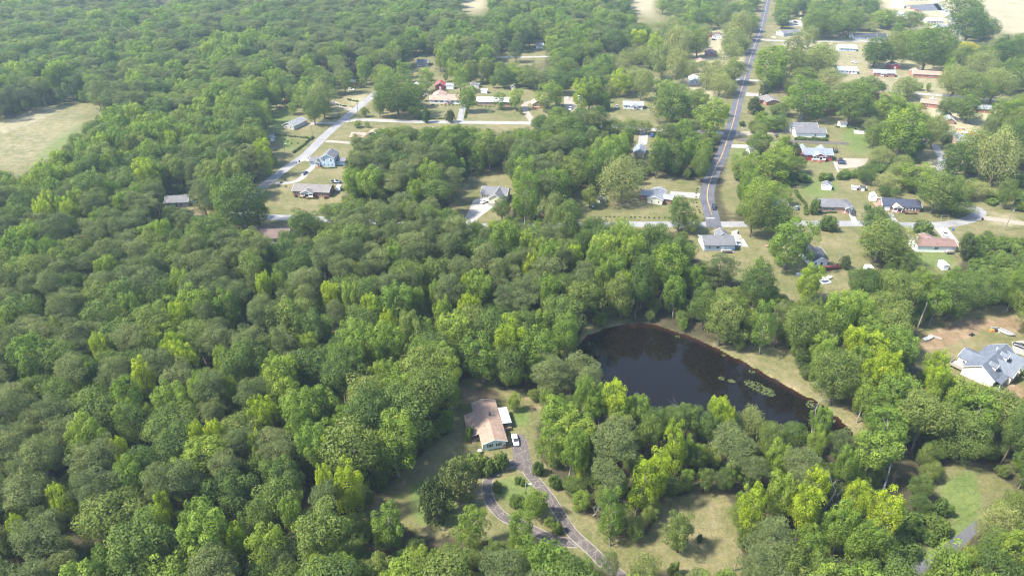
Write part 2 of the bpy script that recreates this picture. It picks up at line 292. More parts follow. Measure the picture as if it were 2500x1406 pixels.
# ------------------------------------------------------------------ ground
ys = [40.0]
while ys[-1] < 1600: ys.append(ys[-1]+max(0.9, ys[-1]*0.0058))
ys = np.array([-400, -60, 0, 20]+ys+[1900, 2500, 4000, 9000]); ts = np.concatenate([[-6, -3, -1.6, -1.2], np.arange(-0.98, 0.985, 0.0058), [1.2, 1.6, 3, 6]])
TT, YY = np.meshgrid(ts, ys); XX = TT*np.maximum(YY+25, 80)
px, py, _s = proj(XX, np.maximum(YY, 40), 0.0)
inv = (YY > 60) & (YY < 1500)
pz = np.where(inv, sample(M_pond, px, py), 0)
rng = np.random.default_rng(5)
Z = -1.5*np.clip((pz-0.25)/0.75, 0, 1)**0.7
nr, nc = XX.shape
idx = np.arange(nr*nc).reshape(nr, nc)
Q = np.stack([idx[:-1, :-1], idx[:-1, 1:], idx[1:, 1:], idx[1:, :-1]], -1).reshape(-1, 4)
V = np.stack([XX, YY, Z], -1).reshape(-1, 3)
m, n, l, b = new_mat('ground')
geo = n.new('ShaderNodeNewGeometry'); pos = geo.outputs['Position']
nb = noise(n, l, 0.035, 6, 0.62, pos); nm = noise(n, l, 0.22, 5, 0.65, pos); nf = noise(n, l, 2.2, 4, 0.7, pos); ng = noise(n, l, 0.09, 5, 0.7, pos)
def A(nme):
    a = n.new('ShaderNodeAttribute'); a.attribute_name = nme; return a.outputs['Fac']
floor_c = ramp(n, [(0.3, (.030, .030, .016)), (0.55, (.055, .048, .028)), (0.75, (.045, .062, .020))]); l.new(nm.outputs[0], floor_c.inputs[0])
dry = ramp(n, [(0.26, (.046, .066, .019)), (0.42, (.092, .096, .037)), (0.56, (.142, .126, .064)), (0.72, (.200, .164, .102))]); l.new(math_(n, l, 'ADD', math_(n, l, 'MULTIPLY', nb.outputs[0], .55), math_(n, l, 'MULTIPLY', nm.outputs[0], .45)), dry.inputs[0])
grn = ramp(n, [(0.3, (.052, .098, .022)), (0.55, (.080, .130, .028)), (0.75, (.130, .160, .048))]); l.new(ng.outputs[0], grn.inputs[0])
cly = ramp(n, [(0.3, (.125, .078, .052)), (0.5, (.190, .122, .082)), (0.7, (.260, .190, .135))]); l.new(nm.outputs[0], cly.inputs[0])
pal = ramp(n, [(0.3, (.22, .195, .125)), (0.5, (.27, .235, .16)), (0.7, (.235, .235, .12))]); l.new(nb.outputs[0], pal.inputs[0])
def edge(a, lo=.25, amp=.55):
    v = math_(n, l, 'ADD', A(a), math_(n, l, 'MULTIPLY', math_(n, l, 'SUBTRACT', nm.outputs[0], .5), amp))
    mr = n.new('ShaderNodeMapRange'); mr.interpolation_type = 'SMOOTHSTEP'; l.new(v, mr.inputs[0]); mr.inputs[1].default_value = lo; mr.inputs[2].default_value = lo+.45
    return mr.outputs[0]
c = mix(n, l, edge('lawn'), floor_c.outputs[0], dry.outputs[0])
c = mix(n, l, math_(n, l, 'MULTIPLY', edge('green', .3, .9), .62), c, grn.outputs[0])
c = mix(n, l, math_(n, l, 'MULTIPLY', edge('pale', .32, .45), .85), c, pal.outputs[0])
c = mix(n, l, math_(n, l, 'MULTIPLY', edge('clay', .38, 1.3), .68), c, cly.outputs[0])
ff = ramp(n, [(0.28, (.62,)*3), (0.5, (1.0,)*3), (0.72, (1.28,)*3)]); l.new(nf.outputs[0], ff.inputs[0])
c = mix(n, l, 1.0, c, ff.outputs[0], 'MULTIPLY'); nh = noise(n, l, .75, 5, .75, pos); f2 = ramp(n, [(0.34, (.74, .78, .70)), (0.5, (1, 1, 1)), (0.66, (1.22, 1.17, 1.12))]); l.new(nh.outputs[0], f2.inputs[0]); c = mix(n, l, 1.0, c, f2.outputs[0], 'MULTIPLY')
l.new(c, b.inputs['Base Color']); b.inputs['Roughness'].default_value = .95; b.inputs['Specular IOR Level'].default_value = .1
bp = n.new('ShaderNodeBump'); bp.inputs['Strength'].default_value = .35; bp.inputs['Distance'].default_value = .15; l.new(nf.outputs[0], bp.inputs['Height']); l.new(bp.outputs[0], b.inputs['Normal'])
at_ = {k: ('POINT', np.where(inv, sample(M, px, py), 0).ravel()) for k, M in (('lawn', M_lawn), ('green', M_green), ('clay', M_clay), ('pale', M_pale))}
gr = link('ground', mesh_np('ground', V, Q, 'ground', at_, True)); tag(gr, 'lawns, bare red clay, dry fields and leaf litter under the woods', 'ground', kind='structure')

# ------------------------------------------------------------------ pond
m, n, l, b = new_mat('water')
b.inputs['Base Color'].default_value = (.005, .0035, .0025, 1); b.inputs['Roughness'].default_value = .02; b.inputs['IOR'].default_value = 1.33; b.inputs['Specular IOR Level'].default_value = .5
sh = n.new('ShaderNodeAttribute'); sh.attribute_name = 'shallow'; l.new(mix(n, l, math_(n, l, 'POWER', sh.outputs['Fac'], 1.6), (.005, .0035, .0025), (.042, .017, .008)), b.inputs['Base Color'])
geo = n.new('ShaderNodeNewGeometry'); t = noise(n, l, .9, 3, .6, geo.outputs['Position']); bp = n.new('ShaderNodeBump'); bp.inputs['Strength'].default_value = .06; bp.inputs['Distance'].default_value = .05
l.new(t.outputs[0], bp.inputs['Height']); l.new(bp.outputs[0], b.inputs['Normal'])
def grow(poly, d):
    c = sum(poly, Vector())/len(poly); out = []
    for i, p in enumerate(poly):
        t = (poly[(i+1) % len(poly)]-poly[i-1]); nrm = Vector((t.y, -t.x, 0)).normalized()
        out.append(p+nrm*d)
    return out
pw = [at(x, y) for x, y in POND]; area = sum(pw[i-1].x*pw[i].y-pw[i].x*pw[i-1].y for i in range(len(pw)))
pw = grow(pw, 1.6 if area > 0 else -1.6)
WZ = -.32
inner = grow(pw, -4.2 if area > 0 else 4.2); nw_ = len(pw)
me = mesh_py('water', [(p.x, p.y, WZ) for p in pw]+[(p.x, p.y, WZ) for p in inner], [list(range(nw_, 2*nw_))]+[(i, (i+1) % nw_, nw_+(i+1) % nw_, nw_+i) for i in range(nw_)], 'water')
a = me.attributes.new('shallow', 'FLOAT', 'POINT'); a.data.foreach_set('value', [1.0]*nw_+[0.0]*nw_)
wo = link('water', me); tag(wo, 'dark still pond water mirroring trees and sky', 'pond', kind='structure')
# lily pads: small floating discs in drifts
rp = random.Random(3); LV = []; LF = []
def pads(cx, cy, rx, ry, k, ang=0):
    for _ in range(k):
        a = rp.uniform(0, 6.28); r = math.sqrt(rp.random())
        x, y = rx*r*math.cos(a), ry*r*math.sin(a); ca, sa = math.cos(ang), math.sin(ang)
        p = at(1400+(cx+x*ca-y*sa)/3.333, 720+(cy+x*sa+y*ca)/3.333, WZ); s = rp.uniform(.12, .28); i0 = len(LV); a0 = rp.uniform(0, 6)
        for q in range(7): LV.append((p.x+s*math.cos(a0+q*.86), p.y+s*math.sin(a0+q*.86), WZ+.012+.004*rp.random()))
        LF.append(list(range(i0, i0+7)))
for a in [(1510,755,130,38,170,.42),(1590,790,60,30,60,.4),(1440,725,45,22,30,.3),(1205,678,24,18,28,0),(1290,700,34,14,30,.3),(1450,624,30,10,18,.2),(1930,885,34,34,45,.8),(1995,895,22,18,18,0),(1225,490,18,8,8,0),(850,340,22,10,12,0),(135,395,28,16,16,0),(2125,1030,16,16,10,0)]: pads(*a)
lp = link('lily_pads', mesh_py('lily_pads', LV, LF, 'leaf_lily')); tag(lp, 'drifts of pale green lily pads floating on the pond', 'lily pads', kind='stuff')

# ------------------------------------------------------------------ roads
def smooth_line(pts, step=3.0):
    pts = [Vector(p) for p in pts]; out = []
    for i in range(len(pts)-1):
        p0 = pts[max(0, i-1)]; p1 = pts[i]; p2 = pts[i+1]; p3 = pts[min(len(pts)-1, i+2)]
        k = max(2, int((p2-p1).length/step))
        for j in range(k):
            t = j/k; out.append(.5*((2*p1)+(p2-p0)*t+(2*p0-5*p1+4*p2-p3)*t*t+(3*p1-p0-3*p2+p3)*t**3))
    out.append(pts[-1]); return out
def strip(line, w, z, off=0.0, wob=0.0, seed=1):
    rr = random.Random(seed); V = []; Fs = []
    for i, p in enumerate(line):
        t = line[min(i+1, len(line)-1)]-line[max(i-1, 0)]; nn = Vector((-t.y, t.x, 0)).normalized()
        a = w/2+rr.uniform(-wob, wob); c = w/2+rr.uniform(-wob, wob)
        V += [p+nn*(off+a)+Vector((0, 0, z)), p+nn*(off-c)+Vector((0, 0, z))]
        if i: k = 2*i; Fs.append((k-2, k-1, k+1, k))
    return V, Fs
ROADS = []     # world polylines and half widths, kept clear of trunks
def road(name, label, pts, w, mat, z, cat='road', wob=.12, step=3.0, edged=False):
    line = smooth_line(P(*pts), step); ROADS.append((line, w/2))
    o = link(name, mesh_py(name, *strip(line, w, z, 0, wob, len(ROADS)), mat)); tag(o, label, cat, kind='structure')
    if edged:
        for sd_ in (-1, 1): link('edging', mesh_py('edging', *strip(line, .28, z+.006, sd_*(w/2+.08), .07, 7), 'edging'), o)
    return o, line
def patch(name, label, pts, mat, z, cat='driveway'):
    w = P(*pts); w = [p+Vector((0, 0, z)) for p in w]
    a = sum(w[i-1].x*w[i].y-w[i].x*w[i-1].y for i in range(len(w)))
    if a < 0: w.reverse()
    o = link(name, mesh_py(name, w, [list(range(len(w)))], mat)); tag(o, label, cat, kind='structure'); return o
R_main, main_line = road('road', 'dark asphalt main road with a yellow centre line', [(1744,556),(1739,531),(1732,505),(1727,485),(1729,457),(1745,414),(1762,380),(1776,340),(1789,302),(1803,244),(1816,199),(1830,149),(1845,104),(1858,70),(1872,10),(1882,-30)], 7.2, 'asphalt_main', .020, wob=.06)
for s in (-.16, .16):
    o = link('centre_line', mesh_py('centre_line', *strip(main_line[4:], .17, .026, s), 'line_yellow'), R_main)
a = at(1731, 533); d = (at(1744, 532)-a)
o = link('stop_line', mesh_py('stop_line', [a+Vector((-1.2, -.25, .026)), a+Vector((2.6, -.25, .026)), a+Vector((2.6, .3, .026)), a+Vector((-1.2, .3, .026))], [(0, 1, 2, 3)], 'line_white'), R_main)
road('road', 'pale grey street running across the middle past the pond woods', [(540,520),(600,527),(650,530),(715,532),(860,540),(1000,549),(1160,553),(1400,550),(1540,548),(1740,548),(1900,546),(2000,546),(2090,546),(2180,549),(2290,549),(2350,541),(2385,528),(2392,515),(2375,507),(2340,506)], 6.0, 'asphalt_old', .014)
road('road', 'worn grey street climbing past the two-storey blue house', [(604,530),(615,492),(633,464),(700,410),(745,380),(790,335),(830,300),(865,270),(921,224)], 6.2, 'asphalt_old', .010)
road('road', 'pale street in front of the red-roofed white house', [(838,297),(880,293),(1000,297),(1130,299),(1240,300),(1340,302),(1488,310),(1565,314),(1620,318),(1700,322),(1785,326)], 6.0, 'asphalt_pale', .006)
road('road', 'sunlit pale street crossing the main road near the top', [(1846,97),(1900,100),(1960,102),(2100,101),(2250,105),(2340,100),(2440,110),(2560,112)], 6.5, 'asphalt_pale', .006)
road('road', 'pale concrete road beside the bright field', [(2332,103),(2335,70),(2323,47),(2298,22),(2281,0),(2262,-32)], 9.0, 'concrete_drive', .010)
road('road', 'pale side street passing the brick ranch houses', [(1735,189),(1790,193),(1822,196),(1900,200),(1985,207),(2050,212),(2150,220),(2240,229),(2310,234),(2420,242),(2520,250)], 5.5, 'asphalt_pale', .008)
road('road', 'pale street glimpsed between distant trees', [(1120,141),(1222,140),(1330,139),(1400,138)], 6, 'asphalt_pale', .006)
road('road', 'narrow grey lane under the lower trees', [(2400,1275),(2350,1312),(2319,1338),(2226,1401),(2150,1455)], 2.4, 'asphalt_lot', .012)
road('road', 'light sandy lane leaving the cul-de-sac', [(2385,530),(2440,537),(2500,546),(2600,560)], 5, 'gravel_drive', .006)
road('road', 'grey lane curving between the shaded houses', [(2282,352),(2292,372),(2300,386),(2297,402),(2282,432)], 4.2, 'asphalt_old', .008)
Dk = lambda *p: [(1000+x/2.812, 900+y/2.812) for x, y in p]
road('driveway', 'cracked asphalt driveway loop curving round the lawn island', Dk((745,640),(680,655),(620,690),(548,745),(530,830),(552,905),(600,975),(660,1025),(760,1065),(850,1110),(960,1160),(1060,1190),(1150,1195)), 2.6, 'asphalt_cracked', .020, 'driveway', .06, 1.2, True)
road('driveway', 'straight cracked asphalt driveway leaving the parking pad', Dk((785,650),(815,710),(870,775),(940,860),(1010,960),(1070,1060),(1130,1140),(1220,1220),(1320,1318),(1420,1400),(1560,1500)), 2.8, 'asphalt_cracked', .028, 'driveway', .06, 1.2, True)
patch('driveway', 'cracked parking pad beside the brown-roofed house', Dk((688,480),(700,455),(735,442),(785,455),(806,490),(820,560),(838,640),(862,715),(800,720),(720,680),(712,640),(705,560)), 'asphalt_cracked', .036)
patch('driveway', 'concrete driveway with a white suv below the cream house', [(1130,545),(1155,490),(1182,478),(1212,500),(1196,512),(1168,532),(1156,548)], 'concrete_drive', .012)
patch('driveway', 'white concrete pad beside the grey-blue house', [(1795,588),(1815,582),(1828,603),(1796,602)], 'concrete_drive', .012)
patch('driveway', 'pale driveway joining the corner street above the grey-blue house', [(1785,566),(1800,560),(1812,580),(1796,588),(1788,580)], 'asphalt_pale', .018)
patch('driveway', 'concrete slab beside the rust-roofed mobile home', [(2281,556),(2314,556),(2342,592),(2312,594)], 'concrete_drive', .012)
patch('driveway', 'short concrete drive in front of the grey-roofed brick ranch', [(2070,520),(2084,520),(2096,546),(2082,546)], 'concrete_drive', .020)
patch('driveway', 'short concrete drive in front of the dark-roofed brick ranch', [(2168,520),(2180,520),(2194,546),(2180,548)], 'concrete_drive', .020)
patch('driveway', 'light concrete drive beside the house with the chimney vents', [(1637,467),(1710,472),(1706,484),(1634,480)], 'concrete_drive', .012)
road('driveway', 'pale driveway sweeping up to the two-storey blue house', [(672,448),(710,446),(734,437),(752,418),(768,404),(772,396),(745,390),(728,396)], 3.4, 'concrete_drive', .020, 'driveway')
road('driveway', 'pale short drive to the grey-tan house', [(738,306),(770,302),(800,300),(822,303)], 4.2, 'concrete_drive', .016, 'driveway')
road('driveway', 'sandy drive opposite the upper street', [(806,247),(830,258),(865,270)], 5, 'gravel_drive', .008, 'driveway')
road('driveway', 'pale drive to the brick house half hidden by pines', [(795,345),(830,347),(862,350)], 4, 'gravel_drive', .008, 'driveway')
road('driveway', 'grey drive between the two front lawns', [(1131,256),(1127,275),(1123,297)], 4.2, 'asphalt_old', .012, 'driveway')
road('driveway', 'curving gravel drive beside the tan bungalow', [(1312,246),(1285,252),(1281,266),(1290,282),(1300,296)], 4.5, 'gravel_drive', .010, 'driveway')
patch('driveway', 'brown gravel yard with parked cars', [(1376,236),(1412,236),(1410,262),(1396,274),(1380,266)], 'gravel_drive', .010)
patch('driveway', 'pale lane leading down to the slate-roofed house', [(1563,316),(1584,316),(1580,352),(1556,358)], 'asphalt_pale', .012)
patch('driveway', 'gravel parking area beside the red house', [(2036,398),(2060,386),(2120,388),(2110,408),(2050,412)], 'gravel_drive', .010)
patch('driveway', 'grey asphalt lot near the top edge', [(2214,14),(2290,9),(2302,26),(2246,28)], 'asphalt_lot', .010)
patch('driveway', 'pale driveway with two dark cars', [(1926,50),(1956,50),(1960,66),(1926,64)], 'concrete_drive', .010)
patch('driveway', 'small drive from the main road past the fence', [(1783,352),(1830,354),(1832,362),(1784,361)], 'concrete_drive', .008)
patch('driveway', 'drive to the white house with two ridges', [(1796,322),(1934,316),(1934,325),(1796,332)], 'gravel_drive', .014)
patch('driveway', 'drive to the small brick house by the main road', [(1822,226),(1860,230),(1852,236),(1820,235)], 'asphalt_pale', .010)
patch('driveway', 'pale drive with a black car at the dormer house', [(2470,835),(2500,830),(2500,868),(2474,860)], 'concrete_drive', .010)
patch('paved_slab', 'bare concrete slab on the green lawn', [(2084,318),(2112,318),(2116,328),(2086,327)], 'concrete', .03, 'slab')
road('path', 'curved brick path round the dormer house', [(2420,960),(2445,945),(2462,925),(2468,905),(2464,885)], 1.3, 'gravel_drive', .012, 'path')
road('path', 'concrete garden path beside the red house', [(2037,395),(2042,408),(2047,420)], 1.3, 'concrete_drive', .012, 'path')
# ------------------------------------------------------------------ buildings
CUBE = {}
def box(name, parent, mat, x0, x1, y0, y1, z0, z1):
    """box part; alike parts share one unit mesh per material"""
    if mat not in CUBE:
        v = [(x, y, z) for x in (-.5, .5) for y in (-.5, .5) for z in (-.5, .5)]
        CUBE[mat] = mesh_py('block_'+mat, v, [(0, 1, 3, 2), (4, 6, 7, 5), (0, 4, 5, 1), (2, 3, 7, 6), (0, 2, 6, 4), (1, 5, 7, 3)], mat)
    o = link(name, CUBE[mat], parent, ((x0+x1)/2, (y0+y1)/2, (z0+z1)/2)); o.scale = (abs(x1-x0), abs(y1-y0), abs(z1-z0)); return o
def local_mesh(name, parent, V, Fs, mat, smooth=False): return link(name, mesh_py(name, V, Fs, mat, smooth), parent)
def swap(V, sw): return [(y, x, z) for x, y, z in V] if sw else V
def flip(Fs, sw): return [tuple(reversed(f)) for f in Fs] if sw else Fs
def block(parent, x0, x1, y0, y1, h, rise, ridge, wallm, roofm, hip=False, over=.45, z0=0.0, wall=True, gable=None, roofname='roof'):
    """walls and pitched roof of one rectangular volume; ridge along x or y"""
    sw = ridge == 'y'
    a0, a1, b0, b1 = (y0, y1, x0, x1) if sw else (x0, x1, y0, y1)      # a: along the ridge, b: across
    bm_ = (b0+b1)/2; sl = rise/((b1-b0)/2); T = .16; ze = h+T-over*sl
    if wall:
        if hip:
            V = [(a, b, z) for a in (a0, a1) for b in (b0, b1) for z in (z0, h)]
            Fs = [(0, 1, 3, 2), (4, 6, 7, 5), (0, 4, 5, 1), (2, 3, 7, 6), (0, 2, 6, 4), (1, 5, 7, 3)]
        else:
            V = []
            for a in (a0, a1): V += [(a, b0, z0), (a, b0, h), (a, bm_, h+rise-.01), (a, b1, h), (a, b1, z0)]
            Fs = [(0, 1, 2, 3, 4), (9, 8, 7, 6, 5), (0, 5, 6, 1), (1, 6, 7, 2), (2, 7, 8, 3), (3, 8, 9, 4), (0, 4, 9, 5)]
        local_mesh('wall', parent, swap(V, sw), flip(Fs, sw), wallm)
    A0, A1, B0, B1 = a0-over, a1+over, b0-over, b1+over
    if hip:
        ia = min((b1-b0)/2+over, (a1-a0)/2+over-.2)
        top = [(A0, B0, ze), (A1, B0, ze), (A1, B1, ze), (A0, B1, ze), (A0+ia, bm_, h+rise+T), (A1-ia, bm_, h+rise+T)]
        V = top+[(A0, B0, ze-.14), (A1, B0, ze-.14), (A1, B1, ze-.14), (A0, B1, ze-.14)]
        Fs = [(0, 1, 5, 4), (2, 3, 4, 5), (1, 2, 5), (3, 0, 4), (0, 6, 7, 1), (1, 7, 8, 2), (2, 8, 9, 3), (3, 9, 6, 0), (6, 9, 8, 7)]
    else:
        V = []
        for a in (A0, A1): V += [(a, B0, ze), (a, bm_, h+rise+T), (a, B1, ze), (a, B1, ze-.14), (a, bm_, h+rise+T-.14), (a, B0, ze-.14)]
        Fs = [(0, 1, 7, 6), (1, 2, 8, 7), (2, 3, 9, 8), (3, 4, 10, 9), (4, 5, 11, 10), (5, 0, 6, 11), (1, 0, 5, 4), (2, 1, 4, 3), (6, 7, 10, 11), (7, 8, 9, 10)]
    r = local_mesh(roofname, parent, swap(V, sw), flip(Fs, sw), roofm)
    if not hip:      # white barge boards and a ridge cap on the roof
        for a in (A0-.02, A1+.02):
            s = .05 if a > A0 else -.05
            V = [(a, B0, ze+.01), (a, bm_, h+rise+T+.012), (a, B1, ze+.01), (a, B1, ze-.19), (a, bm_, h+rise+T-.2), (a, B0, ze-.19)]
            V += [(a+s, *v[1:]) for v in V]
            Fs = [(0, 1, 4, 5), (1, 2, 3, 4), (6, 11, 10, 7), (7, 10, 9, 8), (0, 6, 7, 1), (1, 7, 8, 2), (5, 4, 10, 11), (4, 3, 9, 10), (0, 5, 11, 6), (2, 8, 9, 3)]
            local_mesh('barge_board', r, swap(V, sw), flip(Fs, sw), 'trim')
    V = [(a0+(ia if hip else -over), bm_-.16, h+rise+T-.16*sl+.02), (a0+(ia if hip else -over), bm_, h+rise+T+.025), (a0+(ia if hip else -over), bm_+.16, h+rise+T-.16*sl+.02)]
    V += [((a1-ia if hip else a1+over), v[1], v[2]) for v in V]
    if V[3][0]-V[0][0] > .5: local_mesh('ridge_cap', r, swap(V, sw), flip([(0, 3, 4, 1), (1, 4, 5, 2)], sw), roofm)
    return r
def window(parent, axis, u, face, z=1.0, w=1.1, hh=1.2, shut=None, frame='trim'):
    """axis 'x': wall facing -y or +y at y=face; 'l'/'r': wall at x=face facing left/right"""
    d = -1 if axis in ('x', 'l') else 1
    def bx(nm, par, mat, u0, u1, d0, d1, z0, z1):
        if axis in ('x', 'b'): return box(nm, par, mat, u0, u1, face+d*d0, face+d*d1, z0, z1)
        return box(nm, par, mat, face+d*d0, face+d*d1, u0, u1, z0, z1)
    fr = bx('window', parent, frame, u-w/2, u+w/2, -.02, .06, z, z+hh)
    def sub(nm, mat, u0, u1, d0, d1, z0, z1):
        o = bx(nm, parent, mat, u0, u1, d0, d1, z0, z1)
        o.parent = fr; o.matrix_parent_inverse = (Matrix.Translation(fr.location) @ Matrix.Diagonal((*fr.scale, 1))).inverted()
    sub('pane', 'glass', u-w/2+.08, u+w/2-.08, .05, .075, z+.08, z+hh/2-.03); sub('pane', 'glass', u-w/2+.08, u+w/2-.08, .05, .075, z+hh/2+.03, z+hh-.08)
    if shut:
        for s in (-1, 1): bx('shutter', parent, shut, u+s*(w/2+.2)-.18, u+s*(w/2+.2)+.18, -.02, .05, z, z+hh)
def porch(parent, cx, w, dep, h, rise, y0, roofm, gablem, posts=4, floor='wood', fz=.6, rail=True, steps=True, base=None):
    r = block(parent, cx-w/2, cx+w/2, y0-dep, y0+1.2, h, rise, 'y', gablem, roofm, wall=False, over=.3, roofname='porch_roof')
    local_mesh('porch_gable', parent, [(cx-w/2, y0-dep+.05, h), (cx+w/2, y0-dep+.05, h), (cx, y0-dep+.05, h+rise)], [(0, 1, 2)], gablem)
    box('porch_beam', parent, 'trim', cx-w/2, cx+w/2, y0-dep, y0-dep+.18, h-.28, h+.02)
    box('porch_floor', parent, floor, cx-w/2, cx+w/2, y0-dep, y0-.02, fz-.16, fz)
    box('porch_base', parent, base or 'brick_step', cx-w/2+.08, cx+w/2-.08, y0-dep+.08, y0-.04, 0, fz-.16)
    for i in range(posts):
        x = cx-w/2+.1+(w-.2)*i/(posts-1); box('post', parent, 'trim', x-.08, x+.08, y0-dep+.02, y0-dep+.18, fz, h-.28)
        if rail and i < posts-1 and i != (posts-1)//2:
            x2 = x+(w-.2)/(posts-1); box('railing', parent, 'trim', x+.08, x2-.08, y0-dep+.07, y0-dep+.13, fz+.1, fz+.9)
    if steps:
        for k in range(3): box('step', parent, base or 'brick_step', cx-.7, cx+.7, y0-dep-.3*(k+1), y0-dep-.3*k-.01, 0, fz-.15*(k+1))
def house(label, A, B, D, wall='wall_white', roof='roof_grey', h=2.7, rise=1.7, ridge='x', hip=False, over=.45, win=(.15, .38, .7, .88), door=.52, side=True, shut=None, name='house', cat='house', group=None,
          blocks=(), ww=1.1, vents=2, doorm='door', frame='trim'):
    a, b_ = at(*A), at(*B); L = (b_-a).length; ang = math.atan2(b_.y-a.y, b_.x-a.x)
    e = link(name, None, None, tuple((a+b_)/2)); e.rotation_euler = (0, 0, ang); tag(e, label, cat, group)
    block(e, -L/2, L/2, 0, D, h, rise, ridge, wall, roof, hip, over)
    for f in win: window(e, 'x', (f-.5)*L, 0, max(.7, h-1.85), ww, min(1.2, h-1.2), shut, frame)
    if door is not None:
        dx = (door-.5)*L; box('door', e, doorm, dx-.48, dx+.48, -.06, .02, .12, 2.15); box('door_step', e, 'concrete', dx-.7, dx+.7, -1.0, -.06, 0, .14)
    if side:
        for ax, fc in (('l', -L/2), ('r', L/2)):
            for v in (.3, .7): window(e, ax, D*v, fc, max(.7, h-1.85), .95, min(1.1, h-1.2), None, frame)
        window(e, 'b', -L*.25, D, max(.7, h-1.85), ww, 1.1, None, frame); window(e, 'b', L*.25, D, max(.7, h-1.85), ww, 1.1, None, frame)
    for k in blocks: block(e, *k[:4], k[4], k[5], k[6], k[7] if len(k) > 7 and k[7] else wall, k[8] if len(k) > 8 and k[8] else roof, k[9] if len(k) > 9 else False, over)
    rr = random.Random(int(A[0]*7+A[1])); 
    for k in range(vents):
        t = rr.uniform(.2, .8); u = rr.uniform(.55, .8)
        z = h+.16+rise*(1-abs(u-.5)*2) if not hip else h+rise*.45
        if ridge == 'x': x, y = (t-.5)*L, D*u
        else: x, y = (u-.5)*L, D*t
        if not hip: box('roof_vent', e, 'metal', x-.12, x+.12, y-.12, y+.12, z-.15, z+.35)
    return e, L
def shed(label, A, B, D, wall='wall_white', roof='roof_grey', h=2.0, rise=.7, ridge='y', name='shed', doorm='door_white', group=None):
    a, b_ = at(*A), at(*B); L = (b_-a).length; ang = math.atan2(b_.y-a.y, b_.x-a.x)
    e = link(name, None, None, tuple((a+b_)/2)); e.rotation_euler = (0, 0, ang); tag(e, label, 'shed', group)
    block(e, -L/2, L/2, 0, D, h, rise, ridge, wall, roof, over=.2)
    for s in (-1, 1): box('door', e, doorm, s*.42-.40, s*.42+.40, -.05, .02, .08, 1.85)
    return e

# the brown-roofed house with mint walls by the loop driveway
a, b_ = at(1179.5, 1100), at(1235.5, 1091); ang = math.atan2(b_.y-a.y, b_.x-a.x); L = (b_-a).length
e = link('house', None, None, tuple((a+b_)/2)); e.rotation_euler = (0, 0, ang); tag(e, 'mint green house with a salmon brown shingle roof beside the loop driveway', 'house')
W2 = L/2; D = 17.6
block(e, -W2, W2, 0, D, 2.75, 1.15, 'y', 'wall_mint', 'roof_salmon', over=.45)
# lower roof carried on over the side porch
sl = 1.15/W2; xo = -W2-3.5; V = [(-W2+.3, 4.2, 2.93+.3*sl), (xo, 4.2, 2.93-3.5*sl*.8), (xo, 14.3, 2.93-3.5*sl*.8), (-W2+.3, 14.3, 2.93+.3*sl)]; V += [(x, y, z-.12) for x, y, z in V]
local_mesh('porch_roof', e, V, [(0, 3, 2, 1), (4, 5, 6, 7), (0, 1, 5, 4), (1, 2, 6, 5), (2, 3, 7, 6), (3, 0, 4, 7)], 'roof_salmon')
for y in (4.5, 9.2, 14.0): box('post', e, 'wood', xo+.15, xo+.3, y-.08, y+.08, 0, 2.25)
box('porch_floor', e, 'wood', xo+.1, -W2-.02, 4.4, 14.1, .35, .5)
for k in range(3): box('step', e, 'wood', xo+.8, xo+2.2, 4.4-.35*(k+1), 4.39-.35*k, 0, .5-.14*(k+1))
box('railing', e, 'wood', xo+.12, xo+.2, 4.6, 14, .6, 1.35); box('porch_screen', e, 'trim_dark', -W2-.04, -W2-.01, 4.6, 14, .6, 2.4)
for i in range(7):   # metal patio cover: one panel beside the other
    y = 7.4+i*1.02; z = 2.62; V = [(W2-.1, y, z+.05), (W2+3.35, y, z-.28), (W2+3.35, y+.97, z-.28), (W2-.1, y+.97, z+.05)]; V = V+[(x, yy, zz-.05) for x, yy, zz in V]
    p = local_mesh('roof_panel', e, V, [(0, 1, 2, 3), (7, 6, 5, 4), (0, 4, 5, 1), (1, 5, 6, 2), (2, 6, 7, 3), (3, 7, 4, 0)], 'roof_metal')
    V = [(W2-.1, y+.93, z+.12), (W2+3.36, y+.93, z-.21), (W2+3.36, y+1.01, z-.21), (W2-.1, y+1.01, z+.12)]; V = V+[(x, yy, zz-.08) for x, yy, zz in V]
    local_mesh('seam', p, V, [(0, 1, 2, 3), (7, 6, 5, 4), (0, 4, 5, 1), (1, 5, 6, 2), (2, 6, 7, 3), (3, 7, 4, 0)], 'roof_metal')
for y in (7.5, 10.9, 14.3): box('post', e, 'wood', W2+3.1, W2+3.22, y-.06, y+.06, 0, 2.3)
box('deck', e, 'wood', W2+.02, W2+3.2, 6.4, 14.4, .5, .64); box('railing', e, 'wood', W2+1.4, W2+3.2, 6.35, 6.45, .7, 1.4)
for k in range(3): box('step', e, 'wood', W2+.2, W2+1.3, 6.4-.32*(k+1), 6.39-.32*k, 0, .62-.16*(k+1))
for u in (-1.35, 1.25): window(e, 'x', u, 0, 1.0, .95, 1.2, 'trim_dark')
for y in (2, 16): window(e, 'l', y, -W2, 1.05, 1.0, 1.1)
for y in (2.5, 4.8, 15.5): window(e, 'r', y, W2, 1.05, 1.0, 1.1)
for x in (-W2, W2): box('corner_trim', e, 'trim_dark', x-.07, x+.07, -.03, .08, 0, 2.8)
box('chimney', e, 'trim_dark', .45, .85, 10.2, 10.6, 3.4, 5.0); o = box('chimney_cap', e, 'trim_dark', .35, .95, 10.1, 10.7, 5.0, 5.12)
for x, y in ((-1.8, 6.5), (-1.2, 16.2), (1.3, 14.0)): box('roof_vent', e, 'trim_dark', x-.12, x+.12, y-.12, y+.12, 3.0, 3.95-abs(x)*.2)

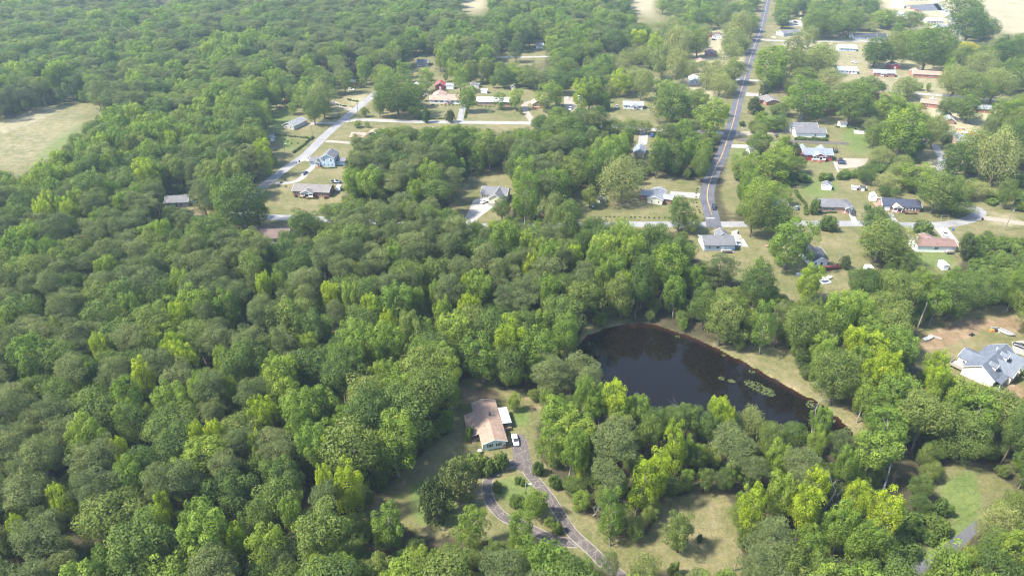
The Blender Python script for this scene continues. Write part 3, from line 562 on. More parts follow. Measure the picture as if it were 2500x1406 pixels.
# the pale house with dormers and slate-blue roof at the right edge
a, b_ = at(2345, 913), at(2419, 948); ang = math.atan2(b_.y-a.y, b_.x-a.x); L = (b_-a).length
e = link('house', None, None, tuple((a+b_)/2)); e.rotation_euler = (0, 0, ang); tag(e, 'cream house with slate-blue roof and dormers near the right edge', 'house')
block(e, -L/2, L/2, 0, 19, 3.4, 3.2, 'y', 'wall_cream', 'roof_slate', over=.5)
block(e, 0, L/2+2.8, 6.5, 12.0, 3.4, 2.4, 'x', 'wall_cream', 'roof_slate', over=.4)
block(e, 0, L/2+3.0, 13.6, 19.6, 3.3, 2.5, 'x', 'wall_cream', 'roof_slate', over=.4)
block(e, -L/2-3.6, -L/2+2, 5.0, 12.5, 3.0, 1.5, 'x', 'wall_white', 'roof_slate', over=.35)
for y in (4.2, 12.8): # dormers
    d = block(e, L*.12, L*.34, y-.9+5*(y > 12)*0, y+.9, 5.9, .9, 'x', 'wall_white', 'roof_slate', over=.2, z0=4.0, roofname='dormer_roof'); window(e, 'r', y, L*.34, 4.9, .8, .9)
for y in (1.2, 3.8, 5.6): box('post', e, 'trim', L/2+1.7, L/2+1.85, y-.07, y+.07, 0, 2.7)
V = [(L/2-.3, .4, 3.55), (L/2+2.1, .4, 2.75), (L/2+2.1, 6.2, 2.75), (L/2-.3, 6.2, 3.55)]; V += [(x, y, z-.12) for x, y, z in V]
local_mesh('porch_roof', e, V, [(0, 1, 2, 3), (7, 6, 5, 4), (0, 4, 5, 1), (1, 5, 6, 2), (2, 6, 7, 3), (3, 7, 4, 0)], 'roof_slate'); box('porch_floor', e, 'concrete', L/2+.02, L/2+2, .5, 6, 0, .3)
box('deck', e, 'wood_grey', -L/2-4.5, -L/2-.02, 1.0, 4.9, .9, 1.05); box('railing', e, 'wood_grey', -L/2-4.5, -L/2-4.4, 1, 4.9, 1.1, 1.95); box('railing', e, 'wood_grey', -L/2-4.4, -L/2-.1, 1, 1.08, 1.1, 1.95)
for x in (-4.4, -.2):
    for y in (1.1, 4.8): box('post', e, 'wood_grey', -L/2+x-.08, -L/2+x+.08, y-.08, y+.08, 0, .9)
window(e, 'l', 6.5, -L/2-3.6, 1.2, 1.0, 1.2); window(e, 'l', 10.5, -L/2-3.6, 1.2, 1.0, 1.2); window(e, 'x', -L/2-1.6, 5.0, 1.2, 1.0, 1.2)
window(e, 'r', 9.2, L/2+2.8, 1.0, 1.4, 1.3); window(e, 'r', 16.6, L/2+3.0, 1.0, 1.4, 1.3); window(e, 'r', 2.4, L/2, 1.0); box('chimney', e, 'metal', -.6, -.3, 12, 12.3, 6.5, 7.9); box('roof_vent', e, 'trim', -1.2, -.9, 14, 14.3, 5.8, 6.9)

HS = []
def hs(*a, **k): HS.append(1); return house(*a, **k)
e, L = hs('brick ranch house with grey-brown roof and white gabled porch above the lower street', (716,478), (803,482), 9.5, 'brick_brown', 'roof_taupe', 2.8, 2.0, win=(.13, .83), door=.46)
porch(e, -.07*L, 6.6, 2.2, 2.7, 1.5, 0, 'roof_taupe', 'wall_greyblue', 4)
e, L = hs('two-storey pale blue house with grey roof beside the climbing street', (786,407), (818,408), 9.5, 'wall_paleblue', 'roof_grey', 5.4, 2.2, 'y', win=(.25, .75), door=None, shut='trim',
          blocks=[(-11.2, -3.8, 1.0, 7.5, 2.7, 1.4, 'x'), (3.85, 8.6, 3.0, 8.5, 2.6, 1.0, 'x')])
for u in (-2.3, 0, 2.3): window(e, 'x', u, 0, .8, .7, 1.2)
porch(e, -6.2, 3.0, 1.8, 2.6, 1.2, 1.0, 'roof_grey', 'trim', 3)
hs('long grey-tan house with pale gable end beside a lawn tree', (692,314), (718,318), 13.5, 'wall_taupe', 'roof_lightgrey', 2.7, 1.9, 'y', win=(.3, .7), door=None)
hs('brick house with pale salmon roof half hidden by pines', (857,344), (903,347), 8.5, 'brick_tan', 'roof_pink', 2.7, 1.5, win=(.2, .45, .8), door=.62, blocks=[(2, 9, 8.5, 14, 2.6, 1.3, 'y')])
e, L = hs('white house with faded red roof and rear wing on the upper street', (1050,253), (1127,254.4), 9, 'wall_white', 'roof_pink', 2.8, 2.0, win=(.2, .37, .72, .88), door=.56, shut='trim_dark', blocks=[(-11.5, -2, 9.2, 19, 2.8, 2.0, 'y'), (0, 9, 9.2, 13, 2.6, 1.1, 'x')])
porch(e, .06*L, 4.2, 1.6, 2.6, 1.0, 0, 'roof_pink', 'wall_white', 3, 'brick_step', .7)
hs('brick house with bright white metal roof behind two small trees', (1164,257), (1249,258), 9, 'brick_tan', 'roof_white', 2.8, 1.7, win=(.12, .3, .8), door=.5, blocks=[(4, 12.4, -2.5, 0, 2.6, .9, 'y')])
e, L = hs('small tan-roofed bungalow with dark gabled front', (1299,263), (1331,263), 9, 'brick_tan', 'roof_tan', 2.6, 2.4, 'y', win=(.25, .42), door=.7, shut=None)
box('porch_base', e, 'brick_step', -L/2, L/2, -1.8, -.02, 0, .8)
for x in (-L/2+.2, 0, L/2-.2): box('post', e, 'trim', x-.1, x+.1, -1.75, -1.55, .8, 2.6)
e, L = hs('light grey cottage with pale grey roof and small front porch', (1521.6,266), (1569,268), 8, 'wall_lightgrey', 'roof_lightgrey', 2.8, 1.8, win=(.15, .85), door=.55)
porch(e, .03*L, 4.4, 2.0, 2.6, 1.1, 0, 'roof_lightgrey', 'wall_lightgrey', 3, 'wood_grey', .8, base='wood_grey')
hs('slate-roofed house at the end of the pale lane', (1546,383), (1573,385), 11, 'wall_tan', 'roof_bluegrey', 2.7, 1.7, 'y', win=(.3, .75), door=None)
hs('white-roofed house among pale trees left of the main road', (1683,206), (1708,207), 13, 'wall_greyblue', 'roof_white', 2.8, 1.6, 'y', win=(.3, .7), door=None)
hs('brown-roofed low house in the shade of a spreading tree', (1722,138), (1750,139), 13, 'brick_brown', 'roof_brown', 2.7, 1.6, 'y', win=(.3, .7), door=None)
hs('house with dusty pink roof seen through thin pale trees', (1699,161), (1728,161), 10, 'brick_tan', 'roof_pink', 2.7, 1.8, 'y', win=(.5,), door=None)
hs('house with grey gable and orange-red rear roof near a parked black car', (1739,95), (1764,96), 12, 'wall_white', 'roof_brown', 2.8, 1.8, 'y', win=(.3, .7), door=None, blocks=[(-13, -4.8, 5, 12, 2.7, 1.2, 'x', 'brick_red', 'roof_pink')])
hs('small brick house with mauve-brown roof beside the main road', (1870,258), (1903,257), 12, 'brick_red', 'roof_taupe', 2.7, 1.6, 'y', win=(.32, .6), door=None, blocks=[(-7.5, -5.1, 5, 11, 2.6, .6, 'x')])
e, L = hs('white house with two parallel grey roofs behind the plank fence', (1942,336), (2015,337), 8.5, 'wall_white', 'roof_grey', 3.0, 2.0, win=(.65,), door=None, blocks=[(-9.6, 7.4, 9.5, 19, 3.0, 2.3, 'x'), (-7, 2, 6, 12, 3.0, 1.5, 'y')])
e, L = hs('red clapboard house with light grey roof and white railed porch', (1959,391.5), (2030,393.5), 9.5, 'wall_red', 'roof_bluegrey', 3.6, 2.3, win=(.13, .86), door=.46, doorm='door_white', blocks=[(-8.3, -3.5, 7, 12.5, 3.5, 1.9, 'y'), (2.5, 7.5, 7, 12.5, 3.5, 1.9, 'y')])
porch(e, .02*L, 7.4, 2.2, 3.5, 1.7, 0, 'roof_bluegrey', 'wall_red', 5, 'wood_grey', 1.3, base='brick_step'); window(e, 'x', -1.9, 0, 1.6); window(e, 'x', 2.0, 0, 1.6)
e, L = hs('brick ranch house with hipped grey roof beside a clipped hedge', (1999.6,516.5), (2080.6,519), 9.5, 'brick_tan', 'roof_grey', 2.8, 1.9, hip=True, win=(.2, .38), door=None, shut='trim_dark')
block(e, .22*L, .42*L, -2.0, 3.5, 2.75, 1.0, 'y', 'brick_tan', 'roof_grey', wall=False, over=.3, roofname='porch_roof')
for x in (.23, .30, .37, .41): box('post', e, 'trim', x*L-.07, x*L+.07, -1.9, -1.76, 0, 2.7)
box('porch_floor', e, 'brick_step', .2*L, .43*L, -2.0, -.02, 0, .3); box('garage_door', e, 'trim', .36*L, .49*L, -.06, .0, .1, 2.3)
e, L = hs('brick ranch house with dark navy roof and tan gabled porch', (2153.6,513.7), (2244.6,519), 9, 'brick_brown', 'roof_navy', 2.8, 2.0, win=(.66, .83), door=.4, shut='trim')
porch(e, -.14*L, 4.4, 2.0, 2.7, 1.0, 0, 'roof_tan', 'wall_tan', 3, 'brick_step', .4, rail=True); box('garage_door', e, 'trim', -.46*L, -.31*L, -.06, .01, .1, 2.3)
for k in range(2): box('deck', e, 'wood', -L/2-2.6, -L/2-.02, 2+3*k, 4.9+3*k, .7, .85)
e, L = hs('small house with a blue tarp on its brown roof', (1888,513), (1921,513), 9, 'wall_tan', 'roof_brown', 2.5, 1.5, win=(.7,), door=None)
V = [(-L/2-.3, -.2, 2.72), (-.5, -.2, 2.72), (-.5, 4.55, 4.26), (-L/2-.3, 4.55, 4.26)]; local_mesh('tarp', e, V+[(x, y, z+.03) for x, y, z in V], [(0, 1, 2, 3), (7, 6, 5, 4), (0, 4, 5, 1), (1, 5, 6, 2), (2, 6, 7, 3), (3, 7, 4, 0)], 'tarp_blue')
e, L = hs('grey-blue house with grey shingle roof and rear deck at the corner', (1718,613.5), (1793,612.5), 9.5, 'wall_paleblue', 'roof_grey', 3.1, 1.9, win=(.18, .42, .47), door=.60, ww=.8, doorm='door_white', blocks=[(1.5, 6.8, 9.6, 14, 2.8, 1.4, 'y')])
box('deck', e, 'wood_grey', .5, 5.2, -2.3, -.1, .65, .8); box('railing', e, 'wood_grey', .5, 5.2, -2.36, -2.28, .82, 1.65); box('foundation', e, 'concrete', -L/2-.03, L/2+.03, -.03, 9.5, 0, .45)
for k in range(4): box('step', e, 'wood_grey', 5.2+.3*k, 5.49+.3*k, -2.2, -1.0, 0, .62-.15*k)
e, L = hs('dark-roofed pale house with white gable and red deck facing the pond', (1981,653), (2018,650), 14.5, 'wall_white', 'roof_dark', 2.9, 1.8, 'y', win=(.22,), door=.62, doorm='glass', blocks=[(3.0, 5.4, 6, 12, 2.7, .7, 'x')])
box('deck', e, 'wood_red', -1.5, 7.2, -3.6, -.9, .85, 1.0); box('railing', e, 'wood_red', -1.5, 7.2, -3.66, -3.58, 1.02, 1.9); box('railing', e, 'wood_red', 7.14, 7.22, -3.55, -.9, 1.02, 1.9)
for x in (-1.4, 1.5, 4.3, 7.1): box('post', e, 'wood_red', x-.08, x+.08, -3.6, -3.44, 0, .85)
e, L = hs('white mobile home with blotchy rust-brown roof and wooden steps', (2236,614.6), (2331,616.5), 7.6, 'wall_white', 'roof_rust', 3.1, 1.2, win=(.47, .52), door=.8, doorm='door_white', ww=.9, blocks=[(-3.6, 2.2, 7.7, 11, 2.8, .9, 'y')])
box('deck', e, 'wood_grey', .22*L, .40*L, -2.2, -.1, .8, .95); box('railing', e, 'wood_grey', .22*L, .40*L, -2.26, -2.18, .97, 1.75)
for k in range(4): box('step', e, 'wood_grey', .40*L+.32*k, .40*L+.31+.32*k, -2.1, -.8, 0, .76-.18*k)
e, L = hs('cream split-level house with dark grey roof in the wooded clearing', (1193,502), (1225,505), 11, 'wall_yellow', 'roof_grey', 4.2, 2.2, 'y', win=(.5,), door=None, ww=.8)
block(e, -L/2-5.2, L/2+1.2, 5.0, 14, 4.0, 2.4, 'x', 'wall_cream', 'roof_grey'); box('foundation', e, 'concrete', -L/2-.04, L/2+.04, -.04, 11, 0, 1.4); box('deck', e, 'concrete', -L/2-5, -L/2-.1, 2.4, 4.9, 1.1, 1.3); box('railing', e, 'trim', -L/2-5, -L/2-.1, 2.35, 2.42, 1.35, 2.2)
for u in (-4.4, -3.2, -2.0, -.9): window(e, 'x', -L/2+u, 5.0, 2.0, .9, 1.4)
e, L = hs('grey-roofed house with cream gable and satellite dishes beside the main road', (1580,496), (1616,501), 13, 'wall_cream', 'roof_lightgrey', 2.7, 1.5, 'y', win=(.3, .75), door=None, ww=.7, blocks=[(-8.2, -4, 3.5, 10.5, 2.6, .8, 'x', 'wall_brownwall'), (4, 8, 2.5, 8.5, 2.6, .8, 'x', 'wall_brownwall')])
for x in (-1.6, 1.0): box('satellite_dish', e, 'trim', x-.25, x+.25, 7.9, 8.0, 3.6, 4.3)
hs('grey-roofed house peeping out of the left woods', (405,508), (460,505), 9, 'wall_taupe', 'roof_grey', 2.7, 1.8, win=(.3, .7), door=.5)
hs('brown-roofed house just below the left street', (605,594), (702,594), 10, 'wall_taupe', 'roof_brown', 2.7, 1.9, win=(.2, .4, .7), door=.55)
hs('white house hidden behind the spreading street tree', (948,250), (1008,251), 8.5, 'wall_white', 'roof_grey', 2.7, 1.8)
hs('white-roofed house behind the round lawn tree', (1412,252), (1455,253), 9, 'wall_white', 'roof_white', 2.7, 1.6)
hs('half-hidden white house beside the short drive off the main road', (1830,382), (1862,382), 8, 'wall_white', 'roof_lightgrey', 2.7, 1.6, win=(.15, .8))
hs('pale grey gable building near the top edge', (2171,18.5), (2207,21), 20, 'wall_lightgrey', 'roof_white', 3.6, 3.0, 'y', win=(.3, .7), door=None)
hs('white gabled house below the grey parking lot', (2194,44), (2216,45), 14, 'wall_white', 'roof_lightgrey', 3, 2.2, 'y', win=(.5,), door=None)
hs('grey house beside the pale concrete road', (2283,73), (2313,73), 10, 'wall_lightgrey', 'roof_lightgrey', 3, 2.0, win=(.15, .6), door=.8)
hs('white-roofed house above the grey house by the concrete road', (2262,58), (2300,57), 9, 'wall_white', 'roof_white', 3, 1.8)
hs('long blue-grey house with dark roof on the sunlit street', (2083,97), (2140,97.3), 11, 'wall_greyblue', 'roof_dark', 2.9, 2.2, blocks=[(11, 22, 1, 10, 2.8, 2.0, 'x')])
hs('light blue house with pale roof below the sunlit street', (2048,125), (2090,126), 11, 'wall_paleblue', 'roof_white', 2.8, 1.9)
hs('white house with pale roof and three dark windows', (2046,180), (2092,181), 10, 'wall_white', 'roof_white', 2.8, 1.8, win=(.2, .45, .8), door=.62)
e, L = hs('brick house with light grey roof and small dark porch', (2132,186.5), (2184,189), 9, 'brick_red', 'roof_lightgrey', 2.9, 1.7, win=(.15, .85), door=.42)
porch(e, -.06*L, 4.2, 1.7, 2.7, .8, 0, 'roof_lightgrey', 'trim', 3, 'brick_step', .6)
e = hs('brick ranch house with pinkish brown roof and carport', (2228,189), (2298,193), 10, 'brick_red', 'roof_pink', 2.8, 1.9, win=(.35, .6, .66), door=.48, blocks=[(-10.5, -3, 8, 14, 2.8, 1.8, 'y')])
hs('brick house with salmon roof and a red truck in front', (2246,260), (2302,267), 9, 'brick_red', 'roof_salmon', 2.8, 1.6, win=(.3, .8), door=.6)
hs('long grey-roofed brick building end-on to the lower lawn', (2307,302), (2329,304), 19, 'brick_brown', 'roof_lightgrey', 2.6, 1.3, 'y', win=(), door=None)
hs('brick house with grey roof half hidden by a bushy tree', (2382,275), (2419,277), 9, 'brick_red', 'roof_lightgrey', 2.7, 1.6, win=(.6,), door=None)
hs('pale brick house with light roof among pale trees', (2334,354), (2364,354), 11, 'brick_tan', 'roof_lightgrey', 2.7, 1.6, win=(.5,), door=None, blocks=[(-3, 5, 9, 15, 2.7, 1.6, 'y')])
hs('low grey-roofed house behind the power pole', (2238,352), (2263,354), 9, 'wall_white', 'roof_taupe', 2.6, 1.4, win=(.5,))
hs('pink-roofed house glimpsed through trees below the side street', (2138,240), (2168,241), 9, 'brick_red', 'roof_pink', 2.7, 1.5)
hs('dark blue-grey house near the two parked dark cars', (1912,90), (1955,86), 11, 'wall_greyblue', 'roof_grey', 2.8, 1.8)
hs('small pink-roofed house among the top trees', (1963,38), (1983,37), 12, 'wall_tan', 'roof_pink', 2.8, 1.8)
hs('white cottage in the shade beside the distant street', (1309,119), (1326,119), 9, 'wall_white', 'roof_lightgrey', 2.8, 1.6, win=(.5,), door=None)
hs('grey-roofed house with grey lot in the distant woods', (1018,162), (1046,162), 10, 'wall_taupe', 'roof_grey', 2.8, 1.8, win=(.3, .7))
hs('white house among distant trees near the top', (1663,26), (1684,26), 10, 'wall_white', 'roof_lightgrey', 2.8, 1.8, win=(.3, .7))
hs('bright blue house hidden under trees near the sunlit street', (2262,126), (2278,127), 9, 'wall_blue', 'roof_grey', 2.8, 1.6, win=(.5,), door=None)
hs('pale house at the very top beside the grey lot', (2216,3), (2262,2), 10, 'wall_white', 'roof_taupe', 2.8, 1.8)
# sheds, carports
shed('grey lean-to shed at the edge of the left lawn', (657,347), (672,344), 5, 'wall_taupe', 'roof_lightgrey', 2.4, .7, 'x')
shed('dark red barn garage with white door behind the red-roofed house', (1063,218), (1087,218), 9, 'wall_red', 'roof_red', 2.7, 2.2)
shed('white shed with grey roof beside the red barn garage', (1089,218), (1107,218.5), 6, 'wall_white', 'roof_lightgrey', 2.7, 1.2, 'x')
shed('tiny white shed under trees left of the red barn garage', (1010,215), (1023,215), 5, 'wall_white', 'roof_white', 2.2, .9)
shed('tiny red barn shed on the shaded rear lawn', (1246,220), (1256,220), 3.5, 'wall_red', 'roof_lightgrey', 2.2, 1.1)
shed('grey shed behind the light green lawn tree', (1148,214), (1169,215), 5, 'wall_taupe', 'roof_grey', 2.3, .8, 'x')
shed('white carport behind the white metal roof', (1174,228), (1189,229), 4, 'wall_lightgrey', 'roof_white', 2.3, .5, 'x')
shed('small white shed between two clipped shrubs', (2050,311), (2066,311), 4, 'wall_white', 'roof_grey', 2.3, .9, 'x')
shed('small pale shed between trees below the plank fence', (1893,363), (1907,363.5), 3.6, 'wall_lightgrey', 'roof_lightgrey', 2.2, 1.0)
shed('white garden shed with dark roof on the rear lawn', (2006,463), (2029,465.5), 4.5, 'wall_white', 'roof_grey', 2.4, 1.1)
shed('white barn-shaped shed beside the dark-roofed brick ranch', (2122,490), (2139,492), 4, 'wall_white', 'roof_white', 2.2, 1.3)
shed('dark wooden kennel at the end of the rear lawn', (2099,466), (2112,467), 3, 'wall_brownwall', 'roof_dark', 1.7, .5, 'x')
shed('low grey hutch beside the dark kennel', (2078,463), (2092,465), 3, 'wall_taupe', 'roof_lightgrey', 1.4, .5, 'x')
shed('grey-roofed pale shed in the woods beyond the pond', (2071,743), (2088,744), 4, 'wall_lightgrey', 'roof_grey', 2.2, .9)
shed('white box shed half buried in shrubs below the mobile home', (2300,660), (2314,660), 4, 'wall_white', 'roof_white', 2.3, .4)
shed('dark red carport behind the brick house', (2171,168), (2198,169), 9, 'wall_red', 'roof_taupe', 2.7, 1.6)
shed('blue-grey shed beyond the green rear yard', (2021,238), (2039,238), 6, 'wall_greyblue', 'roof_dark', 3.0, 1.2, 'x')
shed('shaded red shed beside the sandy drive', (849,208), (868,208), 5, 'wall_red', 'roof_bluegrey', 2.3, 1.0, 'x')

# gazebo
p = at(1469, 493); e = link('gazebo', None, None, p); tag(e, 'small dark open gazebo beside a lawn tree', 'gazebo')
block(e, -2.1, 2.1, -2.1, 2.1, 2.2, 1.3, 'x', 'wood', 'roof_dark', True, .3, wall=False)
for x in (-1.9, 1.9):
    for y in (-1.9, 1.9): box('post', e, 'wood', x-.09, x+.09, y-.09, y+.09, 0, 2.2)
box('floor_slab', e, 'wood_grey', -2.1, 2.1, -2.1, 2.1, 0, .12)
# ------------------------------------------------------------------ vehicles
def loft(secs, n_lat=None):
    """closed skin through rectangular-ish sections; sec = (x, [(y, z), ...]) with equal point counts"""
    V = []; Fs = []; k = len(secs[0][1])
    for x, ring in secs: V += [(x, y, z) for y, z in ring]
    for i in range(len(secs)-1):
        for j in range(k):
            a = i*k+j; b2 = i*k+(j+1) % k; Fs.append((a, b2, b2+k, a+k))
    Fs.append(tuple(range(k-1, -1, -1))); Fs.append(tuple((len(secs)-1)*k+j for j in range(k)))
    return V, Fs
def ring(w, z0, z1, r=.12): return [(-w+r*.4, z0), (w-r*.4, z0), (w, z0+r), (w, z1-r), (w-r, z1), (-w+r, z1), (-w, z1-r), (-w, z0+r)]
VEH = {}
def veh_meshes(kind, paint):
    k = (kind, paint)
    if k in VEH: return VEH[k]
    pm = 'paint_'+paint
    if kind == 'sedan':
        Lh, w = 2.35, .88
        body = loft([(-Lh, ring(w*.82, .35, .70)), (-Lh+.18, ring(w*.96, .26, .88)), (-1.35, ring(w, .24, .96)), (-.2, ring(w, .24, .92)), (1.0, ring(w, .24, .90)), (1.9, ring(w*.96, .26, .78)), (Lh-.08, ring(w*.86, .32, .66)), (Lh, ring(w*.74, .36, .58))])
        glass = loft([(-1.75, ring(.66, .86, .95, .03)), (-1.15, ring(.66, .86, 1.36, .1)), (.25, ring(.68, .86, 1.40, .1)), (1.15, ring(.72, .86, .93, .03))])
        roof = loft([(-1.12, ring(.62, 1.34, 1.40, .03)), (-.4, ring(.64, 1.36, 1.46, .04)), (.26, ring(.62, 1.36, 1.43, .03))]); wh = (-1.4, 1.42, .32)
    elif kind == 'suv':
        Lh, w = 2.4, .95
        body = loft([(-Lh, ring(w*.9, .4, .95)), (-Lh+.12, ring(w*.98, .3, 1.08)), (-1.2, ring(w, .28, 1.10)), (.9, ring(w, .28, 1.06)), (1.95, ring(w*.97, .3, .98)), (Lh-.06, ring(w*.9, .36, .84)), (Lh, ring(w*.8, .4, .74))])
        glass = loft([(-2.28, ring(.74, 1.02, 1.12, .03)), (-2.05, ring(.74, 1.02, 1.66, .1)), (.1, ring(.76, 1.02, 1.70, .1)), (.95, ring(.8, 1.02, 1.10, .03))])
        roof = loft([(-2.1, ring(.72, 1.64, 1.71, .03)), (-1, ring(.74, 1.66, 1.78, .05)), (.12, ring(.72, 1.66, 1.73, .03))]); wh = (-1.45, 1.48, .37)
    else:
        Lh, w = 2.8, .98
        body = loft([(-Lh, ring(w*.95, .5, .82)), (-Lh+.1, ring(w, .4, .84)), (-.75, ring(w, .36, .84)), (-.7, ring(w, .36, 1.14)), (.9, ring(w, .34, 1.12)), (2.3, ring(w*.97, .36, 1.04)), (Lh-.06, ring(w*.9, .42, .9)), (Lh, ring(w*.82, .46, .8))])
        glass = loft([(-.72, ring(.78, 1.08, 1.18, .03)), (-.6, ring(.78, 1.08, 1.74, .1)), (.35, ring(.8, 1.08, 1.76, .1)), (1.1, ring(.82, 1.08, 1.14, .03))])
        roof = loft([(-.66, ring(.75, 1.72, 1.79, .03)), (-.1, ring(.77, 1.74, 1.85, .05)), (.36, ring(.75, 1.74, 1.80, .03))]); wh = (-1.75, 1.85, .4)
    V = []; Fs = []; n = 14
    for y in (-.11, .11): V += [(math.cos(a*2*math.pi/n), y, math.sin(a*2*math.pi/n)) for a in range(n)]
    Fs = [(a, (a+1) % n, n+(a+1) % n, n+a) for a in range(n)]+[tuple(range(n)), tuple(range(2*n-1, n-1, -1))]
    tyre = mesh_py('tyre', V, Fs, 'tyre'); rim = mesh_py('rim', [(x*.6, y*1.12, z*.6) for x, y, z in V], Fs, 'rim')
    r = (mesh_py('body', *body, pm, False), mesh_py('glazing', *glass, 'glass'), mesh_py('roof', *roof, pm, False), tyre, rim, wh, Lh, w)
    VEH[k] = r; return r
def vehicle(label, px, py, nose, kind='sedan', paint='white', z=.03):
    """nose: picture direction of the bonnet"""
    p = at(px, py); q = at(px+nose[0], py+nose[1]); ang = math.atan2(q.y-p.y, q.x-p.x)
    b, g, rf, ty, rm, wh, Lh, w = veh_meshes(kind, paint)
    nm = {'sedan': 'parked_car', 'suv': 'parked_car', 'pickup': 'pickup_truck'}[kind]
    e = link(nm, None, None, (p.x, p.y, z)); e.rotation_euler = (0, 0, ang); tag(e, label, 'pickup truck' if kind == 'pickup' else 'car')
    bo = link('body', b, e); link('windows', g, e); link('cab_roof', rf, e)
    if kind == 'pickup':
        box('bed_floor', e, 'black', -Lh+.18, -.85, -w+.14, w-.14, .845, .86)
        for s in (-1, 1): box('bed_side', e, 'paint_'+paint, -Lh+.06, -.72, s*(w-.05)-.05, s*(w-.05)+.05, .78, 1.14)
        box('tailgate', e, 'paint_'+paint, -Lh+.02, -Lh+.1, -w+.1, w-.1, .7, 1.12)
    for x in wh[:2]:
        for s in (-1, 1):
            t = link('wheel', ty, e, (x, s*(w-.1), wh[2])); t.scale = (wh[2], 1, wh[2]); r = link('rim', rm, t)
    for s in (-1, 1):
        box('headlight', bo, 'lamp_glass', Lh-.13, Lh+.005, s*w*.66-.14, s*w*.66+.14, .58, .7); box('taillight', bo, 'tail_glass', -Lh-.005, -Lh+.1, s*w*.66-.13, s*w*.66+.13, .66, .8)
    return e
for a in [('white sedan parked on the cracked pad beside the brown-roofed house', 1258, 1077, (8, 30), 'sedan', 'white', .045), ('black pickup driving down the main road toward the junction', 1742.5, 508, (-6, 40), 'pickup', 'black', .04),
          ('white car on the concrete pad beside the grey-blue house', 1801.5, 596, (3, 12), 'sedan', 'white'), ('black suv on the drive of the grey-roofed brick ranch', 2081, 523, (4, 10), 'suv', 'black'),
          ('dark suv parked below the blue-tarp house', 1944, 510, (3, -14), 'suv', 'grey'), ('silver car on the slab behind the mobile home', 2306, 573, (6, 10), 'sedan', 'silver'), ('white suv parked in front of the cream split-level house', 1182, 495, (-16, 7), 'suv', 'white'),
          ('dark blue sedan on the pale drive near the blue house', 744, 425, (-14, 10), 'sedan', 'navy'), ('dark pickup beside the brick ranch at the wood edge', 821, 447, (20, 2), 'pickup', 'navy'),
          ('white suv on the sandy drive near the end of the climbing street', 858, 221, (20, 1), 'suv', 'white'), ('white car parked behind the hedge left of the red-roofed house', 1037, 235, (8, -8), 'suv', 'white'),
          ('silver car in the gravel yard', 1387, 241, (4, 8), 'sedan', 'silver'), ('red car in the gravel yard', 1403, 243, (0, 8), 'suv', 'red'), ('white car at the front of the gravel yard', 1392, 268, (-1, 8), 'suv', 'white'),
          ('silver pickup beside the light grey cottage', 1506, 263, (0, 8), 'pickup', 'silver'), ('black car behind the small brick house', 1881, 225, (20, 2), 'sedan', 'black'), ('dark blue car parked beside the plank fence', 1896, 334, (-8, -10), 'sedan', 'navy'),
          ('blue car nearest the red house', 2054, 395, (20, 1), 'sedan', 'navy'), ('dark blue car on the gravel in front of another blue car', 2056, 401, (20, 1), 'sedan', 'navy'), ('blue truck at the edge of the lane under trees', 1592, 333, (8, -10), 'pickup', 'blue'),
          ('red truck in front of the salmon-roofed brick house', 2257, 265, (2, 8), 'pickup', 'red'), ('silver truck on the bright rear lawn', 2086, 154, (6, 2), 'pickup', 'silver'), ('black car on the pale driveway near the top', 1942, 56, (20, 1), 'suv', 'black'),
          ('dark maroon car below the black car on the pale driveway', 1944, 62, (20, 1), 'sedan', 'grey'), ('dark red truck on the lawn below the asphalt lot', 2238, 27, (20, 2), 'pickup', 'red'), ('maroon car behind the dark red truck', 2226, 22, (20, 2), 'sedan', 'red'),
          ('black car on the drive of the dormer house', 2490, 847, (-20, -8), 'sedan', 'black'), ('white car hidden under the pines at the right', 2411, 1016, (10, 12), 'sedan', 'white'), ('white car on the side street', 2278, 243, (20, 3), 'sedan', 'white'),
          ('black car in front of the grey gable house', 1743, 99, (20, 0), 'suv', 'black'), ('white car beside the left woods house', 470, 494, (20, 2), 'sedan', 'white'), ('white car glimpsed among the pale trees at the right', 2447, 380, (20, 6), 'suv', 'white'),
          ('white car on the lawn near the dark blue-grey house', 1889, 93, (20, 2), 'sedan', 'white'), ('white camper car under the top trees', 1957, 47, (20, -2), 'suv', 'white')]:
    vehicle(*a[:3], a[3], a[4], a[5], *(a[6:] or ()))

